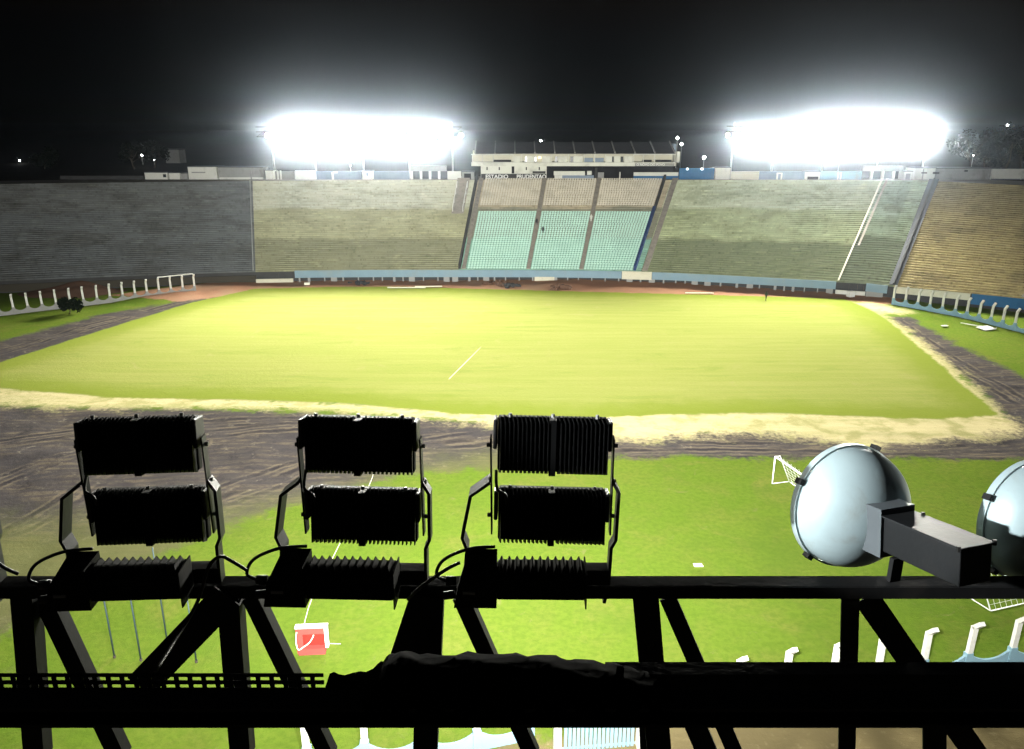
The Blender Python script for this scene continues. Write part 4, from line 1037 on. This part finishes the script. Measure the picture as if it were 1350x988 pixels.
# ------------------------------------------------------------------ LED units
def heat_sink(w, h, d, nf):
    mb = MB()
    for i in range(nf):
        x = -w/2+w*(i+0.5)/nf; sk = 0.012
        if abs(x) < w*0.045: continue
        # slightly raked fins standing proud at back, top and bottom
        vs = []
        for (y, z) in ((-d,-h/2+0.01),(0.0,-h/2-0.006),(0.012,-h/2-0.006),(0.012,h/2+0.006),(0.0,h/2+0.006),(-d,h/2-0.01)):
            vs.append((x-0.0018-sk*y/d*0.5, y, z))
        vs += [(v[0]+0.0036, v[1], v[2]) for v in vs]
        fs = [tuple(range(6)), tuple(range(11,5,-1))]+[(k, k+6, (k+1)%6+6, (k+1)%6) for k in range(6)]
        mb.add(vs, fs)
    mb.box((-w*0.03,-d*0.95,-h/2),(w*0.03,0.0,h/2))
    return mb.mesh('heat_sink', 'black_alu')
LW, LH = 0.40, 0.205
ME = {}
ME['sink'] = heat_sink(LW, LH, 0.055, 26)
ME['body'] = MB().bevelbox((-LW/2,0.0,-LH/2),(LW/2,0.045,LH/2),0.008).mesh('body', 'black_alu')
ME['end'] = MB().bevelbox((-0.007,-0.045,-0.055),(0.007,0.045,0.055),0.005).mesh('end_cap', 'dark_steel')
ME['lens'] = MB().box((-LW/2+.02,0.0455,-LH/2+.02),(LW/2-.02,0.049,LH/2-.02)).mesh('lens', 'led_glow')
ME['bolt'] = MB().tube([(0,0,0),(0,0,0.014)], 0.007, 6).mesh('bolt', 'grey_steel')
def strap(pts, w, th=0.012):   # flat bar bent in the xz plane, w deep along y
    mb = MB(); ps = [Vector((x, y, z)) for x, y, z in pts]
    L = []; 
    for i, p in enumerate(ps):
        t = (ps[min(i+1, len(ps)-1)]-ps[max(i-1, 0)]); t.y = 0; t.normalize(); nrm = Vector((t.z, 0, -t.x))
        L.append((p-nrm*th/2, p+nrm*th/2))
    vs = []; fs = []
    for a, b in L:
        for q, yy in ((a,-w/2),(b,-w/2),(b,w/2),(a,w/2)): vs.append((q.x, q.y+yy, q.z))
    n = len(ps)
    for i in range(n-1):
        for k in range(4): fs.append((i*4+k, i*4+(k+1)%4, (i+1)*4+(k+1)%4, (i+1)*4+k))
    fs += [(3,2,1,0), tuple((n-1)*4+k for k in range(4))]
    return mb.add(vs, fs)
def led_unit(px, yaw, label, aim, roll=0.0):
    X = P(px, 640, YT+0.045).x
    o = empty('led_floodlight', (X, YT+0.045, ZB+0.004), yaw); tag(o, label, 'floodlight', 'LED floodlights on the near truss')
    tilt = R(-9)
    for z in (0.567, 0.281):
        hsg = inst('module_body', ME['body'], o, (0, 0, z), (tilt, roll, 0))
        inst('heat_sink', ME['sink'], hsg)
        inst('lens', ME['lens'], hsg)
        inst('end_cap', ME['end'], hsg, (LW/2+0.008, 0.0, 0.045)); inst('end_cap', ME['end'], hsg, (-LW/2-0.008, 0.0, 0.045))
        for bx_ in (-0.155, 0.0, 0.16): inst('bolt', ME['bolt'], hsg, (bx_, -0.02, LH/2+0.004))
        d = (Vector(aim) if z > 0.4 else Vector((aim[0]*0.6, 85, 0)))-Vector((X, YT, ZB+z)); d = Matrix.Rotation(-yaw, 3, 'Z') @ d
        spot('lamp_light', o, (0, 0.14, z-0.02), d, LED_W*(1.0 if z > 0.4 else 0.05), R(84), 1.0, (1.0, 0.99, 0.92), 0.09)
    for sg in (-1, 1):
        MB().box((sg*0.224-0.003,-0.022,0.21),(sg*0.224+0.003,0.022,0.60)).build('side_plate', 'dark_steel' if sg > 0 else 'black_alu', o)  # right plate paler: light from the right put into its colour
        for z in (0.567, 0.281, 0.424):
            MB().tube([(sg*0.228,0,z),(sg*0.240,0,z)], 0.008, 6).build('pivot_bolt', 'grey_steel', o)
    strap([(-0.228,0,0.43),(-0.30,0,0.375),(-0.335,0,0.20),(-0.318,0,0.15),(-0.325,0,0.075)], 0.075).build('bracket_arm', 'black_steel', o)
    strap([(0.226,0,0.43),(0.250,0,0.385),(0.246,0,0.19),(0.230,0,0.155),(0.226,0,0.0),(0.212,0,-0.085)], 0.05).build('bracket_arm', 'dark_steel', o)  # paler than the left arm, the lit side painted in
    MB().box((-0.33,-0.03,0.0),(0.228,0.03,0.062)).build('base_bar', 'black_steel', o)
    # the third, downward module with its raised fins and driver box
    b = MB().bevelbox((-0.20,-0.155,0.012),(0.125,-0.035,0.115),0.006).build('lower_module', 'black_alu', o)
    mb = MB()
    for i in range(11):
        x = -0.185+i*0.029
        mb.add([(x-0.010,-0.14,0.115),(x+0.010,-0.14,0.115),(x+0.002,-0.13,0.142),(x-0.002,-0.13,0.142),(x-0.010,-0.05,0.115),(x+0.010,-0.05,0.115),(x+0.002,-0.06,0.142),(x-0.002,-0.06,0.142)],
               [(0,1,2,3),(5,4,7,6),(0,3,7,4),(1,5,6,2),(3,2,6,7)])
    mb.build('heat_sink', 'black_alu', b)
    MB().box((0.126,-0.16,-0.02),(0.131,-0.032,0.125)).build('end_plate', 'black_steel', o)
    dv_ = MB(); dv_.add([(-0.36,-0.16,-0.02),(-0.202,-0.16,-0.02),(-0.202,-0.034,-0.02),(-0.36,-0.034,-0.02),(-0.34,-0.16,0.08),(-0.202,-0.16,0.15),(-0.202,-0.034,0.155),(-0.31,-0.034,0.155)],
            [(0,3,2,1),(4,5,6,7),(0,1,5,4),(1,2,6,5),(2,3,7,6),(3,0,4,7)])
    dv_.build('driver_box', 'black_alu', o)
    MB().box((-0.325,-0.166,0.040),(-0.280,-0.1605,0.052)).build('nameplate', 'grey_steel', o)
    MB().tube([(-0.352,-0.12,0.07),(-0.39,-0.12,0.07)], 0.018, 8).build('cable_gland', 'black_rubber', o, True); MB().tube([(-0.358,-0.12,0.012),(-0.40,-0.12,0.006)], 0.016, 8).build('cable_gland', 'black_rubber', o, True)
    cp = [Vector(q) for q in ((-0.39,-0.12,0.07),(-0.425,-0.12,0.095),(-0.40,-0.10,0.145),(-0.31,-0.08,0.18),(-0.21,-0.06,0.18))]
    MB().tube([catmull(cp, i*4/24) for i in range(25)], 0.0065, 7).build('cable', 'black_rubber', o, True)
    cp = [Vector(q) for q in ((-0.205,-0.01,0.47),(-0.20,-0.06,0.42),(-0.17,-0.07,0.40),(-0.165,-0.06,0.36))]
    MB().tube([catmull(cp, i*3/16) for i in range(17)], 0.006, 7).build('cable', 'black_rubber', o, True)
    return o
led_unit(-108, R(2), 'LED floodlight cut off by the left picture edge', (-45, 120, 4))
led_unit(195, R(3), 'LED floodlight pair tilted slightly, left of three whole ones', (-10, 125, 2), R(-0.6))
led_unit(478, R(-2), 'LED floodlight pair with a white lit top edge, middle of three whole ones', (10, 120, 4), R(0.6))
led_unit(727, R(-1), 'LED floodlight pair nearest the round floodlights, right of three whole ones', (32, 125, 4), R(1))
# loose supply cables drooping between the units
def cable(px, Y, label, r=0.0065):
    pts = [P(a, b, Y+c) for a, b, c in px]; q = [catmull(pts, i*(len(pts)-1)/30) for i in range(31)]; o0 = q[0].copy()
    o = MB().tube([v-o0 for v in q], r, 7).build('supply_cable', 'black_rubber', None, True, o0); tag(o, label, 'cable')
cable([(325,752,0),(305,740,0),(290,734,0),(275,748,0),(262,790,-0.02),(240,830,-0.06),(205,885,-0.3)], YT-0.2, 'black cable looping down from the middle LED floodlight')
cable([(606,742,0),(590,750,0),(570,763,0.0),(550,778,0.02),(538,790,0.1)], YT-0.2, 'short black cable slanting from the right LED floodlight to the chord')
cable([(24,757,0),(8,750,0),(-10,738,0),(-30,735,0)], YT-0.2, 'short black cable at the left picture edge')

# ------------------------------------------------------------------ round floodlights
def dish(px, py, label, aim):
    c = P(px, py, YT+0.22); ax = Vector(aim).normalized()
    x = ax.cross(Vector((0,0,1))).normalized(); z = x.cross(ax)
    M3 = Matrix((x, ax, z)).transposed()
    o = empty('round_floodlight', c); o.rotation_euler = M3.to_euler()
    tag(o, label, 'floodlight', 'round floodlights on the near truss')
    I = Matrix.Identity(4); Rr = 0.243; dep = 0.195
    prof = [(0.004,-dep)] + [(Rr*math.sin(t*math.pi/2), -dep*math.cos(t*math.pi/2)) for t in [i/22 for i in range(2, 23)]] 
    prof2 = prof + [(Rr+0.002, 0.03)]
    inner = [(max(0.002, r_-0.004), a+0.004) for r_, a in reversed(prof)]
    MB().lathe(prof2+inner, 56, I).build('reflector', 'spun_alu', o, True)
    MB().lathe([(Rr+0.003,0.005),(Rr+0.009,0.005),(Rr+0.009,0.035),(Rr+0.003,0.035),(Rr+0.003,0.005)], 56, I).build('rim_ring', 'spun_alu', o)
    g = MB(); g.add([((Rr-0.004)*math.cos(2*math.pi*k/40), 0.025, (Rr-0.004)*math.sin(2*math.pi*k/40)) for k in range(40)], [tuple(range(40))]); g.build('lens', 'led_glow', o)
    for an in (30, 150, 225, 300):
        a = R(an); MB().box((-0.012,-0.005,Rr+0.008),(0.012,0.03,Rr+0.026), Matrix.Rotation(a, 4, 'Y')).build('clip', 'black_steel', o)
    # socket bracket: a folded sheet channel behind the bowl
    ch = MB(); ch.box((-0.075,-dep-0.06,-0.11),(-0.070,-dep+0.10,0.075)); ch.box((0.070,-dep-0.06,-0.11),(0.075,-dep+0.10,0.075)); ch.box((-0.0695,-dep-0.06,0.070),(0.0695,-dep+0.07,0.075))
    ch.box((-0.0695,-dep-0.06,-0.11),(0.0695,-dep-0.055,0.0695))
    ch.build('socket_bracket', 'bracket_grey', o)
    b = MB().bevelbox((-0.066,-dep-0.40,-0.085),(0.066,-dep-0.062,0.045),0.004).build('ballast_box', 'box_paint', o)
    MB().bevelbox((-0.074,-dep-0.41,0.0455),(0.074,-dep-0.056,0.053),0.003).build('lid', 'box_paint', b)
    for (sx, sy) in ((-1,-0.40),(1,-0.40),(1,-0.10)): MB().tube([(sx*0.074,-dep+sy,0.04),(sx*0.074,-dep+sy,0.058)], 0.008, 6).build('screw', 'black_steel', b)
    d = Vector((0, 1, 0)); spot('lamp_light', o, (0, 0.10, 0), d, DISH_W, R(110), 1.0, (1.0, 0.99, 0.92), 0.15)
    return o
for (px, py, lb) in ((1120, 668, 'round metal floodlight bowl with a dark ballast box behind it, wholly in view'), (1362, 688, 'round metal floodlight bowl cut off by the right picture edge')):
    o = dish(px, py, lb, (-0.30, 1, -0.17))
    # yoke standing on the chord
    zc = o.location.z; 
    mb = MB(); c0 = o.location
    inv = o.rotation_euler.to_matrix().inverted()
    def W2L(v): return inv @ (Vector(v)-c0)
    xx = c0.x
    mb.bar(W2L((xx+0.13, YT+0.05, ZB-0.03)), W2L((xx+0.13, YT+0.05, c0.z-0.13)), 0.05, 0.02); mb.build('yoke', 'black_steel', o)
# unseen lamp added left of the view to light the bowls
WK = Vector((-3.2, 1.75, 28.1)); wdir = P(1110, 630, YT)-WK
wk = empty('bowl_lamp', WK, math.atan2(-wdir.x, wdir.y)); tag(wk, 'small unseen lamp added to light the round bowls', 'lamp')
MB().bevelbox((-0.12,-0.05,-0.1),(0.12,0.03,0.1),0.01).build('housing', 'black_alu', wk); MB().box((-0.1,0.031,-0.08),(0.1,0.034,0.08)).build('lens', 'bowl_lamp_glow', wk)
MB().box((-0.02,-0.04,-28.5),(0.02,0.0,-0.101)).build('stand', 'black_steel', wk)
spot('lamp_light', wk, (0, 0.1, 0), Vector((0, math.hypot(wdir.x, wdir.y), wdir.z)), 2800, R(12), 0.4, (0.93, 0.98, 1.0), 0.05)

# ================================================================== HAZE FOR LENS BLOOM
m = bpy.data.materials.new('bloom_haze'); m.use_nodes = True; t = m.node_tree  # volume added to spread the lamps' glow like lens bloom
for n_ in list(t.nodes):
    if n_.type != 'OUTPUT_MATERIAL': t.nodes.remove(n_)
pv = t.nodes.new('ShaderNodeVolumePrincipled'); pv.inputs['Density'].default_value = HAZE; pv.inputs['Anisotropy'].default_value = 0.982
pv.inputs['Color'].default_value = (0.72, 0.84, 1.0, 1)
t.links.new(pv.outputs[0], [n_ for n_ in t.nodes if n_.type == 'OUTPUT_MATERIAL'][0].inputs['Volume'])

try: m.cycles.volume_sampling = 'MULTIPLE_IMPORTANCE'
except Exception: pass
MATS['bloom_haze'] = m
hz = MB().box((-5200,-5200,-2),(5200,5200,60)).build('haze', 'bloom_haze'); tag(hz, 'thin haze added to imitate lens bloom round the floodlights', None, None, 'stuff')
